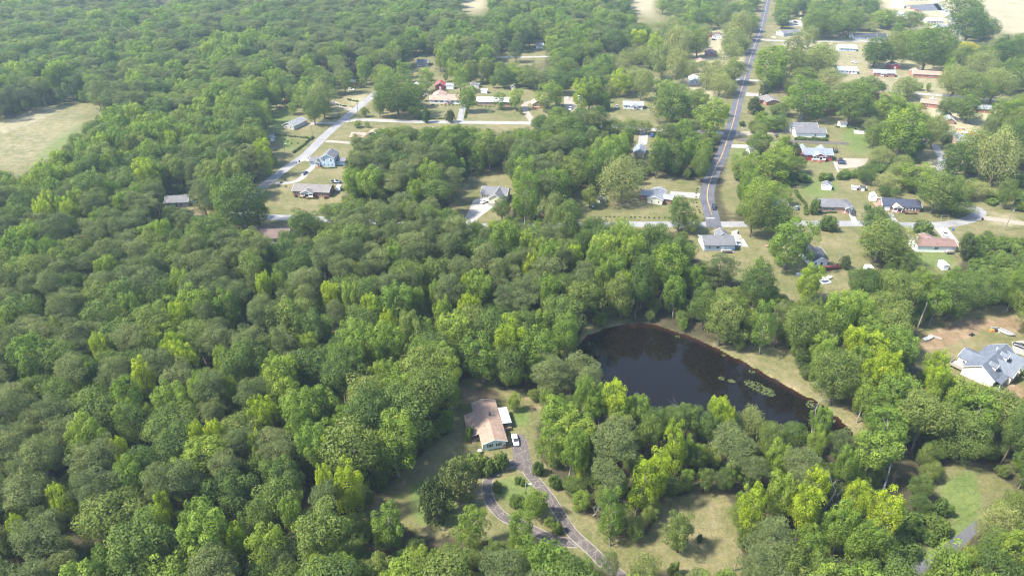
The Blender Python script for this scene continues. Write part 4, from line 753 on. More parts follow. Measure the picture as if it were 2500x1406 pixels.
# ------------------------------------------------------------------ poles, wires, yard things
def cyl(n=8):
    V = [(math.cos(i*2*math.pi/n), math.sin(i*2*math.pi/n), z) for z in (0, 1) for i in range(n)]
    return V, [(i, (i+1) % n, n+(i+1) % n, n+i) for i in range(n)]+[tuple(range(n-1, -1, -1)), tuple(range(n, 2*n))]
CYL = {}
def rod(name, parent, mat, loc, r, h):
    if mat not in CYL: CYL[mat] = mesh_py('rod_'+mat, *cyl(), mat)
    o = link(name, CYL[mat], parent, loc); o.scale = (r, r, h); return o
POLES = {}
def pole(key, label, base, top, arm=True, lamp=False, can=False, mat='pole_wood'):
    p = at(*base); h = max(4.5, min(13, height_at(p.y, top[1])))
    e = link('utility_pole' if not lamp else 'lamp_post', None, None, p); tag(e, label, 'utility pole' if not lamp else 'lamp post')
    V, Fs = cyl(); V = [(x*(.17 if z == 0 else .11), y*(.17 if z == 0 else .11), z*h) for x, y, z in V]; local_mesh('shaft', e, V, Fs, mat)
    if arm:
        box('crossarm', e, mat, -1.2, 1.2, -.18, -.08, h-.75, h-.6)
        for x in (-1.1, -.55, .55, 1.1): rod('insulator', e, 'metal', (x, -.13, h-.6), .05, .18)
    if can: rod('transformer', e, 'metal', (.35, 0, h-2.3), .28, .95)
    if lamp: box('lamp_arm', e, 'metal', -.05, 1.1, -.04, .04, h-.15, h-.07); box('lamp_head', e, 'lamp_glass', .8, 1.5, -.18, .18, h-.3, h-.12)
    POLES[key] = (p, h); return e
pole('cor', 'tall pole standing behind the grey-blue corner house', (1728,566), (1735,512)); pole('m1', 'pole with white transformer right of the main road bend', (1767,450), (1771,412), can=True)
pole('cul', 'tall leaning-looking pole beside the sandy lane', (2453,563), (2467,506), can=True); pole('lawn', 'plain pole standing on the lower lawn', (1793,1392), (1808,1338), arm=False)
pole('mid', 'pole beside the round street shrub', (2003,556), (2014,514)); pole('d1', 'pole at the upper street corner', (875,285), (872,247), can=True); pole('d2', 'pole right of the climbing street', (854.6,301), (853,269))
pole('d3', 'thin pole behind the climbing street', (829,284), (827,257)); pole('d4', 'pole beside the clipped hedge on the climbing street', (764,336), (761,308)); pole('yl', 'white lamp post on the left lawn', (698,386), (691,351), False, True)
pole('u1', 'pole beside the grey drive between front lawns', (1133,290), (1133,254), can=True); pole('t1', 'tall pole beside the main road near the top', (1881,54), (1890,11), can=True); pole('t2', 'pole beside the main road cross street', (1846,184), (1850,161))
pole('r1', 'pole with white transformer among the shaded houses', (2241,382), (2248,347), can=True); pole('gl', 'lamp post behind the light grey cottage', (1569,242), (1572,219), False, True); pole('m2', 'lamp post beside the main road drive', (1803,339), (1809,311), False, True)
pole('is', 'lamp post on the lawn island inside the driveway loop', (1283,1212), (1283,1180), False, True, mat='metal'); pole('y2', 'thin white pole on the dry lawn', (2045,645), (2051,612), arm=False, mat='metal'); pole('br', 'pole at the lower right edge', (2486,1193), (2500,1166))
pole('le', 'pole with transformer above the left woods house', (553,470), (549,428), can=True); pole('t3', 'pole beside the street near the sunlit drive', (1866,107), (1868,85)); pole('n2', 'slim pole behind the white metal roof', (1156,216), (1156,200), False, True)
def wire(label, a, b, sag=1.2, r=.035):
    V = []; Fs = []; n = 14
    for i in range(n+1):
        t = i/n; c = a.lerp(b, t)-Vector((0, 0, 4*sag*t*(1-t))); V += [(c.x+r, c.y, c.z), (c.x, c.y+r*.7, c.z-r), (c.x, c.y-r*.7, c.z+r)]
        if i:
            k = 3*i
            for j in range(3): Fs.append((k-3+j, k-3+(j+1) % 3, k+(j+1) % 3, k+j))
    o = link('power_line', mesh_py('power_line', V, Fs, 'wire')); tag(o, label, 'power line', 'overhead power lines')
def top(k, x=0, dz=-.55): p, h = POLES[k]; return p+Vector((x, 0, h+dz))
br = top('br'); far = at(1990, 1440); far.z = 8.6
for i, x in enumerate((-1.0, 0, 1.0)): wire(('upper', 'middle', 'lower')[2-i]+' overhead wire crossing the lower right lawn', far+Vector((x, x*.6, 0)), br+Vector((x, 0, 0)), 1.6, .03)
for k1, k2, lb in (('d1', 'd2', 'wire along the upper end of the climbing street'), ('d2', 'd4', 'wire along the middle of the climbing street'), ('cor', 'mid', 'wire crossing above the corner trees'), ('mid', 'cul', 'wire above the cul-de-sac street'), ('t3', 't1', 'wire beside the main road at the top'), ('t2', 't3', 'wire beside the main road cross street'), ('m1', 'cor', 'wire over the main road junction')):
    wire(lb, top(k1), top(k2), 1.0)

# plank fence: every plank is a piece
A_, B_ = at(1800, 345), at(2072, 354); dv = (B_-A_); nP = int(dv.length/2.4); e = link('plank_fence', None, None, A_); e.rotation_euler = (0, 0, math.atan2(dv.y, dv.x)); tag(e, 'weathered grey plank fence between the white and red houses', 'fence')
rr = random.Random(2); step = dv.length/nP
for i in range(nP+1): box('post', e, 'fence_wood', i*step-.06, i*step+.06, .03, .15, 0, 1.95)
nk = 280; sp = dv.length/nk
for i in range(nk): hgt = 1.8+rr.uniform(-.05, .05); box('plank', e, 'fence_wood', i*sp+.01, (i+1)*sp-.015, -.03+rr.uniform(-.008, .008), .02, .06, hgt)
# wire yard fence by the shaded cul-de-sac
e = link('garden_swing', None, None, at(2305, 535)); tag(e, 'small grey swing frame on the shaded lawn', 'swing')
for x in (-1.8, 1.8):
    for y in (-.7, .7):
        V, Fs = cyl(6); local_mesh('leg', e, [(x+a*.05, y*(1-c)+b*.05, c*2) for a, b, c in V], Fs, 'metal')
box('beam', e, 'metal', -1.9, 1.9, -.05, .05, 1.95, 2.05); box('seat', e, 'wood', -.8, .8, -.2, .2, .5, .56)
# trampoline
p = at(2037, 372); e = link('trampoline', None, None, p); tag(e, 'black round trampoline beside the red house', 'trampoline')
V, Fs = cyl(18); local_mesh('mat', e, [(x*1.9, y*1.9, .85+z*.04) for x, y, z in V], Fs, 'black'); local_mesh('net', e, [(x*2.0, y*2.0, .8+z*1.5) for x, y, z in V], Fs[:18:2], 'trim_dark')
for i in range(6): a = i*math.pi/3; rod('leg', e, 'metal', (1.9*math.cos(a), 1.9*math.sin(a), 0), .04, .9)
# boats, quad bike, yard clutter
def boat(label, px, py, ang, L=4.6, w=.9, mat='metal'):
    e = link('boat', None, None, at(px, py)); e.rotation_euler = (0, 0, ang); tag(e, label, 'boat')
    V, Fs = loft([(-L/2, ring(w*.8, .3, .85, .1)), (-L*.2, ring(w, .25, .85, .12)), (L*.2, ring(w*.9, .28, .9, .12)), (L*.4, ring(w*.5, .4, .98, .1)), (L/2, ring(.12, .6, 1.02, .03))]); local_mesh('hull', e, V, Fs, mat)
    for x in (-L*.25, .1): box('seat', e, 'wood_grey', x-.16, x+.16, -w*.8, w*.8, .86, .92)
    box('trailer', e, 'metal', -L*.3, L*.3, -.5, .5, .1, .26)
boat('grey covered boat on a trailer behind the dormer house', 2457, 814, -.9, 5.2, 1.3, 'metal'); boat('small pale boat on the grass left of the dormer house', 2266, 828, .4, 4.4, .8, 'roof_metal'); boat('white boat beside the red deck', 2020, 681, .3, 4.2, .9, 'paint_white')
boat('dark oval boat near the orange fence', 2345, 318, -.3, 5, 1.1, 'paint_grey'); boat('blue and white boat near the orange fence', 2358, 325, -.3, 5, 1.1, 'paint_white')
def clutter(name, label, px, py, parts, cat=None, rz=0):
    e = link(name, None, None, at(px, py)); e.rotation_euler = (0, 0, rz); tag(e, label, cat or name.replace('_', ' '))
    for pn, mat, dims in parts: box(pn, e, mat, *dims)
    return e
def quad(label, px, py, paint, rz):
    e = clutter('quad_bike', label, px, py, [('body', paint, (-.9, .9, -.25, .25, .45, .8)), ('seat', 'black', (-.7, .1, -.2, .2, .8, .95)), ('rack', 'metal', (.45, .95, -.35, .35, .82, .88)), ('handlebar', 'black', (.25, .35, -.4, .4, 1.0, 1.08))], 'quad bike', rz)
    for x in (-.65, .65):
        for y in (-.45, .45): o = link('wheel', veh_meshes('sedan', 'white')[3], e, (x, y, .3)); o.scale = (.3, 1.1, .3)
quad('black quad bike on the clay yard behind the dormer house', 2372, 819, 'paint_black', .5); quad('red quad bike beside the blue cars', 2052, 389, 'paint_red', .2); quad('dark quad bike at the edge of the concrete slab', 2088, 316, 'paint_grey', .3)
for lb, x, y in (('black mailbox at the foot of the climbing street', 655, 455), ('black mailbox opposite the two-storey blue house', 683, 409), ('black mailbox beside the blue house drive', 724, 402), ('black mailbox beside the main road drive', 1782, 361), ('mailbox on the lower street verge', 733, 516), ('white mailbox opposite the wooded clearing', 1198, 557)):
    clutter('mailbox', lb, x, y, [('post', 'wood', (-.06, .06, -.06, .06, 0, 1.05)), ('letter_box', 'white' in lb and 'trim' or 'black', (-.3, .3, -.12, .12, 1.05, 1.35))])
def bin_(lb, x, y, m): clutter('wheelie_bin', lb, x, y, [('body', m, (-.3, .3, -.35, .35, .1, 1.0)), ('lid', m, (-.33, .33, -.38, .4, 1.0, 1.08)), ('axle', 'black', (-.34, .34, .2, .38, 0, .22))], 'bin')
bin_('blue wheelie bin by the grey-blue house steps', 1789, 612, 'plastic_blue'); bin_('blue wheelie bin beside the mobile home slab', 2326, 563, 'plastic_blue'); bin_('dark wheelie bin at the blue house drive', 731, 396, 'black'); bin_('dark bin at the cul-de-sac', 2398, 537, 'black'); bin_('blue bin in the left woods yard', 531, 528, 'plastic_blue'); bin_('dark bin above the white concrete pad', 1802, 571, 'black'); bin_('red bin beside the mint house corner', 1232, 1093, 'wood_red')
clutter('white_trailer', 'white box trailer beside the brick ranch', 828, 464, [('body', 'trim', (-1.1, 1.1, -2, 2, .5, 2.4)), ('wheel', 'tyre', (-1.2, -1.0, -.4, .4, 0, .7)), ('wheel', 'tyre', (1.0, 1.2, -.4, .4, 0, .7)), ('drawbar', 'metal', (-.1, .1, -3, -2, .4, .5))], 'trailer')
clutter('white_trailer', 'white camper trailer at the shrub edge below the dry lawn', 2119, 661, [('body', 'trim', (-1.4, 1.4, -1.2, 1.6, .4, 2.2)), ('window', 'glass', (-.9, .9, -1.23, -1.2, 1.2, 1.9)), ('wheel', 'tyre', (-1.5, -1.3, -.3, .4, 0, .6)), ('wheel', 'tyre', (1.3, 1.5, -.3, .4, 0, .6))], 'trailer')
clutter('garden_bed', 'small brown raised bed on the dry lawn', 1875, 601, [('soil', 'wood', (-1.2, 1.2, -.8, .8, 0, .3)), ('edging', 'wood_red', (-1.3, 1.3, -.92, -.8, 0, .36)), ('edging', 'wood_red', (-1.3, 1.3, .8, .92, 0, .36))])
clutter('lumber_pile', 'long board stack beside the small pale boat', 2283, 823, [('board', 'wood_grey', (-2.2, 2.2, -.5, 0, 0, .25)), ('board', 'wood_grey', (-2.1, 2.3, .02, .5, 0, .2)), ('board', 'wood_grey', (-2, 2, -.3, .3, .26, .42))], 'boards', -.6)
clutter('yard_junk', 'heap of orange and dark yard junk behind the dormer house', 2430, 808, [('crate', 'orange', (-2, -.6, -.6, .5, 0, .7)), ('tub', 'black', (-.4, .6, -.5, .6, 0, .6)), ('sheet', 'trim', (.8, 2.4, -.7, .5, 0, .15)), ('frame', 'metal', (-1, 1.2, .8, 1.4, 0, .9))], 'junk')
clutter('yard_junk', 'pile of pale and dark junk under the big tree', 1955, 672, [('tub', 'metal', (-2, -.5, -1, .6, 0, .9)), ('sheet', 'roof_metal', (-.3, 1.6, -1.2, .8, 0, .5)), ('box', 'black', (.4, 1.4, -2.4, -1.4, 0, .8))], 'junk')
clutter('orange_fence', 'orange mesh fence around the rear yard', 2372, 328, [('panel', 'orange', (-9, -3, -.04, .04, 0, 1.2)), ('panel', 'orange', (-2.9, 3, -.04, .04, 0, 1.2)), ('panel', 'orange', (3.1, 8, -.04, .04, 0, 1.2))], 'fence', -1.0)
clutter('golf_cart', 'white golf cart beside the gazebo lawn tree', 1446, 505, [('body', 'paint_white', (-.6, .6, -1.1, 1.1, .3, .75)), ('canopy', 'paint_white', (-.6, .6, -.9, .8, 1.75, 1.82)), ('seat', 'black', (-.5, .5, -.3, .3, .75, 1.1)), ('wheel', 'tyre', (-.65, -.5, -.9, -.5, 0, .45)), ('wheel', 'tyre', (.5, .65, -.9, -.5, 0, .45)), ('wheel', 'tyre', (-.65, -.5, .5, .9, 0, .45)), ('wheel', 'tyre', (.5, .65, .5, .9, 0, .45)), ('strut', 'metal', (-.56, -.5, -.86, -.8, .75, 1.75)), ('strut', 'metal', (.5, .56, -.86, -.8, .75, 1.75))], 'golf cart', .3)
clutter('excavator', 'orange digger under trees left of the climbing street', 703, 250, [('track', 'black', (-1.6, 1.6, -1.3, -.7, 0, .8)), ('track', 'black', (-1.6, 1.6, .7, 1.3, 0, .8)), ('cab', 'orange', (-1.2, .8, -1, 1, .9, 2.6)), ('boom', 'orange', (.8, 3.6, -.2, .2, 1.8, 2.3)), ('bucket', 'metal', (3.2, 3.9, -.4, .4, .2, 1.8))], 'digger', .4)
o = clutter('satellite_dish', 'white satellite dish on the lawn beside the mint house', 1171, 1106, [('post', 'metal', (-.05, .05, -.05, .05, 0, 1.0))], 'satellite dish')
V, Fs = cyl(14); local_mesh('dish', o, [(x*.55, y*.5, 1.0+z*.08+y*.2) for x, y, z in V], Fs, 'trim')
clutter('swimming_pool', 'white-rimmed pool box beside the red deck', 2015, 689, [('rim', 'trim', (-1.9, 1.9, -1.3, 1.3, 0, .5)), ('water', 'glass', (-1.6, 1.6, -1.0, 1.0, .5, .52))], 'pool', .2)
# ------------------------------------------------------------------ trees
def unit(v): return v/np.maximum(np.linalg.norm(v, axis=-1, keepdims=True), 1e-6)
def leaf_quads(rng, C, N, s, aspect=.8):
    """one small leaf-spray face per row: centre C, facing N, size s"""
    k = len(C); r = rng.normal(size=(k, 3)); T = unit(np.cross(N, r)); Bv = np.cross(N, T)
    a = (s*.5)[:, None]; b = a*aspect
    q = np.stack([C-T*a, C-Bv*b*.9+T*a*.15, C+T*a, C+Bv*b*.9-T*a*.1], 1)
    return q.reshape(-1, 3), np.arange(k*4).reshape(k, 4)
def fib(n, rng):
    i = np.arange(n)+.5; ph = np.arccos(1-2*i/n); th = math.pi*(1+5**.5)*i+rng.uniform(0, 6.28)
    return np.stack([np.cos(th)*np.sin(ph), np.sin(th)*np.sin(ph), np.cos(ph)], 1)
WOODV = dict(oak=5, pine=4, gum=4)          # the first variants carry their crowns high, as in closed woods; the others keep low branches
def crown_geo(style, seed, v=0):
    """leaf faces of a crown; unit: radius about 1 metre-scale R, height h0"""
    rng = np.random.default_rng(seed)
    if style == 'oak':     R, h, zb = 5.5, 19., 4.0; ncl, lp, ls, asp = 58, 215, .35, .85
    elif style == 'pine':  R, h, zb = 4.4, 22., 7.0; ncl, lp, ls, asp = 70, 210, .37, .45
    elif style == 'gum':   R, h, zb = 4.3, 19., 3.6; ncl, lp, ls, asp = 52, 215, .36, .8
    elif style == 'cedar': R, h, zb = 3.6, 8., .2; ncl, lp, ls, asp = 90, 130, .36, .6
    elif style == 'pecan': R, h, zb = 6.0, 13., 2.6; ncl, lp, ls, asp = 62, 160, .35, .7
    else:                  R, h, zb = 2.0, 3.2, .05; ncl, lp, ls, asp = 34, 75, .30, .8   # shrub
    q = ((v*.37+.2) % 1.0)                                  # variants differ in lobing, clump size and crown base
    if style in ('oak', 'pine', 'gum', 'pecan'): ncl = int(ncl*(.75+.55*q)); zb = h*((.40 if style != 'pine' else .50)+.14*((v*.61) % 1.0)) if v < WOODV.get(style, 0) else h*(.10+.10*((v*.61) % 1.0))
    Hc = h-zb; zc = zb+Hc*(.47 if style != 'gum' else .42)
    d = fib(ncl, rng); d += rng.normal(size=d.shape)*(.12+.16*q); d = unit(d)
    t = rng.uniform(.52, .90, ncl)
    lob = 1+(.10+.22*q)*np.sin((2+v % 3)*np.arctan2(d[:, 1], d[:, 0])+rng.uniform(0, 6))*np.sqrt(1-np.clip(d[:, 2], -1, 1)**2)
    Pc = d*t[:, None]*lob[:, None]*np.array([R, R, Hc*.5])
    Pc[:, 2] += zc
    rc = R*rng.uniform(.22, .40, ncl)*(1.18-.36*q)
    sq = np.ones((ncl, 3))
    if style == 'pine': rc = R*rng.uniform(.20, .33, ncl); sq[:, 2] = .7
    if style == 'gum':
        u = np.clip((Pc[:, 2]-zb)/Hc, 0, 1); prof = np.sqrt(np.clip(1-(u*.98)**3.2, .05, 1))*(.62+.38*np.clip(u*3, 0, 1))
        Pc[:, :2] *= (prof/np.maximum(np.sqrt(1-np.clip(d[:, 2], -1, 1)**2), .35)).clip(.3, 1.15)[:, None]; rc = R*rng.uniform(.22, .38, ncl)*(1-.35*u); sq[:, 2] = 1.35
    if style == 'cedar':
        u = np.clip((Pc[:, 2]-zb)/Hc, 0, 1); Pc[:, :2] *= (1.12*np.sqrt(np.clip(1-u**1.7, .05, 1))+.05)[:, None]; rc = R*rng.uniform(.17, .26, ncl)
    if style == 'shrub': rc = R*rng.uniform(.28, .42, ncl)
    C = []; N = []; S = []; T = []
    for i in range(ncl):
        k = int(lp*(rc[i]/(.32*R))**1.6)+12
        v = unit(rng.normal(size=(k, 3))); out = d[i]*.75+np.array([0, 0, .5]); w = v @ (out/np.linalg.norm(out)); v = v[w > -.35]
        k = len(v); rad = rc[i]*rng.uniform(.78, 1.08, k)
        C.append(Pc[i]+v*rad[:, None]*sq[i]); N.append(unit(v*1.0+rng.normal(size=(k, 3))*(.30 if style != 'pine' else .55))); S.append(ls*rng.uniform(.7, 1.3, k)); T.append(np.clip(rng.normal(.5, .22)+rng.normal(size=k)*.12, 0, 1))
    k = 330 if style != 'shrub' else 90     # sparse inner foliage, tinted darker: crown shade put into its colour
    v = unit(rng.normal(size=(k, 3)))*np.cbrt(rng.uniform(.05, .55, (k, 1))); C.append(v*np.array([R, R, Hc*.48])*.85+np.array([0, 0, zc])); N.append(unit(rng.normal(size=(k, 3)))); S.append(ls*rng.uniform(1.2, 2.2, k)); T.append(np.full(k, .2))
    C = np.concatenate(C); N = np.concatenate(N); S = np.concatenate(S); T = np.concatenate(T)
    rad = np.percentile(np.hypot(C[:, 0], C[:, 1]), 96); C[:, :2] *= R/rad; Pc[:, :2] *= R/rad     # the crown keeps to its stated spread and height
    top = np.percentile(C[:, 2], 99.7); f = (h-zb)/(top-zb); C[:, 2] = zb+(C[:, 2]-zb)*f; Pc[:, 2] = zb+(Pc[:, 2]-zb)*f
    C[:, 2] = np.maximum(C[:, 2], .12)
    V, Q = leaf_quads(rng, C, N, S, asp)
    return V, Q, T, (R, h, zb, Pc)
def tube(V, Fs, a, b, ra, rb, n=6):
    a = np.array(a, float); b = np.array(b, float); ax = unit((b-a)[None])[0]; u = unit(np.cross(ax, [.3, .9, .1])[None])[0]; w = np.cross(ax, u); i0 = len(V)
    for p, r in ((a, ra), (b, rb)):
        for k in range(n): t = k*2*math.pi/n; V.append(tuple(p+r*(math.cos(t)*u+math.sin(t)*w)))
    for k in range(n): Fs.append((i0+k, i0+(k+1) % n, i0+n+(k+1) % n, i0+n+k))
def trunk_geo(style, seed, info):
    R, h, zb, Pc = info; rng = np.random.default_rng(seed+99); V = []; Fs = []
    r0 = {'oak': .36, 'pine': .27, 'gum': .28, 'cedar': .2, 'pecan': .34}.get(style, .08)
    top = h*(.80 if style == 'pine' else .62); p = np.zeros(3); z = 0; n = 6
    for i in range(n):
        q = np.array([rng.normal(0, .18), rng.normal(0, .18), top*(i+1)/n]) if style != 'shrub' else np.array([rng.normal(0, .05), rng.normal(0, .05), top*(i+1)/n])
        tube(V, Fs, p, q, r0*(1-.82*i/n), r0*(1-.82*(i+1)/n)); p = q
    for i in rng.choice(len(Pc), min(len(Pc), 12 if style != 'shrub' else 5), False):
        z0 = max(zb*.7, min(top*.95, Pc[i][2]-R*.45)); tube(V, Fs, (0, 0, z0), Pc[i], r0*.32, r0*.08, 4)
    return V, Fs
LEAF = dict(oak='leaf_oak', pine='leaf_pine', gum='leaf_gum', bright='leaf_bright', gold='leaf_gold', cedar='leaf_cedar', olive='leaf_olive', pecan='leaf_pecan', shrub='leaf_shrub', redshrub='leaf_redshrub')
STYLE = dict(bright='gum', gold='oak', olive='cedar', redshrub='shrub')
GEO = {}; CR = {}; TR = {}; COMBO = {}
NV = dict(oak=9, pine=6, gum=7, cedar=2, pecan=4, shrub=3)
def geo_of(style, v):
    if (style, v) not in GEO:
        g = crown_geo(style, 100+17*v+{'oak': 0, 'pine': 1000, 'gum': 2000, 'cedar': 3000, 'pecan': 4000, 'shrub': 5000}[style], v); GEO[(style, v)] = (g, trunk_geo(style, v, g[3]))
    return GEO[(style, v)]
def crown_mesh(kind, v):
    if (kind, v) not in CR:
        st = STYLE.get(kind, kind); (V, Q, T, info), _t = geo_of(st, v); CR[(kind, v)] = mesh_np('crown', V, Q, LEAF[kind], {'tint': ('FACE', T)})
    return CR[(kind, v)]
def trunk_mesh(kind, v):
    st = STYLE.get(kind, kind)
    if (st, v) not in TR:
        _g, (V, Fs) = geo_of(st, v); TR[(st, v)] = mesh_np('trunk', V, Fs, 'bark_pale' if st == 'gum' else 'bark', None, True)
    return TR[(st, v)]
NAME = dict(oak='oak_tree', pine='pine_tree', gum='poplar_tree', bright='sweetgum_tree', gold='mimosa_tree', cedar='cedar_tree', olive='cypress_tree', pecan='pecan_tree', shrub='shrub', redshrub='shrub')
CAT = dict(oak='oak tree', pine='pine tree', gum='poplar tree', bright='sweetgum tree', gold='mimosa tree', cedar='cedar tree', olive='cypress tree', pecan='pecan tree', shrub='shrub', redshrub='shrub')
TRUNKS = []
rt = random.Random(11)
def pick(st, wood, rnd):
    w = WOODV.get(st, 0)
    return rnd.randrange(w) if wood and w else rnd.randrange(w, NV[st])
def tree(kind, x, y, r, h, label, group=None, rot=None, v=None, wood=False):
    st = STYLE.get(kind, kind); v = pick(st, wood, rt) if v is None else v; R, h0 = geo_of(st, v)[0][3][:2]
    e = link(NAME[kind], None, None, (x, y, 0)); e.rotation_euler = (rt.gauss(0, .05), rt.gauss(0, .05), rt.uniform(0, 6.28) if rot is None else rot); s = r/R; q = rt.uniform(.86, 1.16); e.scale = (s*q, s/q, h/h0)
    tag(e, label, CAT[kind], group)
    link('crown', crown_mesh(kind, v), e); link('trunk', trunk_mesh(kind, v), e)
    TRUNKS.append((x, y, r, h)); return e
M_view = (raster(list(VIEW.values())) > .5).astype(np.float32); M_near = blur(M_view, 6)
def is_edge(x, y):
    q = proj(x, y, 0); return max(float(sample(M_near, np.array([q[0]+a]), np.array([q[1]+b]))[0]) for a, b in ((0, 0), (0, -30), (0, 25), (25, 0), (-25, 0))) > .02
PROT = np.zeros(GXX.shape, np.float32)     # base distance of the trees that must stay visible
def protect(cx, cy, w, hh, Y):
    i0 = max(0, int((cx-w-MX0)/CELL)); i1 = int((cx+w-MX0)/CELL)+1; j0 = max(0, int((cy-hh-MY0)/CELL)); j1 = int((cy+hh-MY0)/CELL)+1
    s = (((GXX[j0:j1, i0:i1]-cx)/w)**2+((GYY[j0:j1, i0:i1]-cy)/hh)**2) < 1
    PROT[j0:j1, i0:i1] = np.where(s, np.maximum(PROT[j0:j1, i0:i1], Y), PROT[j0:j1, i0:i1])
def lawn_tree(kind, bx, by, ty, w, label, group=None):
    """tree whose foot and top were read off the photograph"""
    p = at(bx, by); h = max(.5, height_at(p.y, ty)); r = max(.35, w/2*1.04/proj(p.x, p.y, h*.5)[2])
    p.x = (bx-CX)/proj(0, p.y, h*.52)[2]          # the crown, not the foot, stands at the column read off
    cx_, ty_, _ = proj(p.x, p.y, h)
    protect(bx, (by+ty)/2, w*.42, max(4, (by-ty)*.42), p.y-1)
    return tree(kind, p.x, p.y, r, h, label, group)
def wood_tree(kind, cx, cy, w, label, group=None, h=None):
    """tree standing in the woods, seen by its crown only"""
    s = proj(*at(cx, cy, 12))[2] if False else proj(at(cx, cy, 12).x, at(cx, cy, 12).y, 12)[2]
    r = w/2/s; h = h or min(24, max(18, 15.5+r*1.5)); p = at(cx, cy, h*.72)
    protect(cx, cy-2, w*.36, w*.42, p.y-1); return tree(kind, p.x, p.y, r*1.05, h, label, group, wood=not is_edge(p.x, p.y))

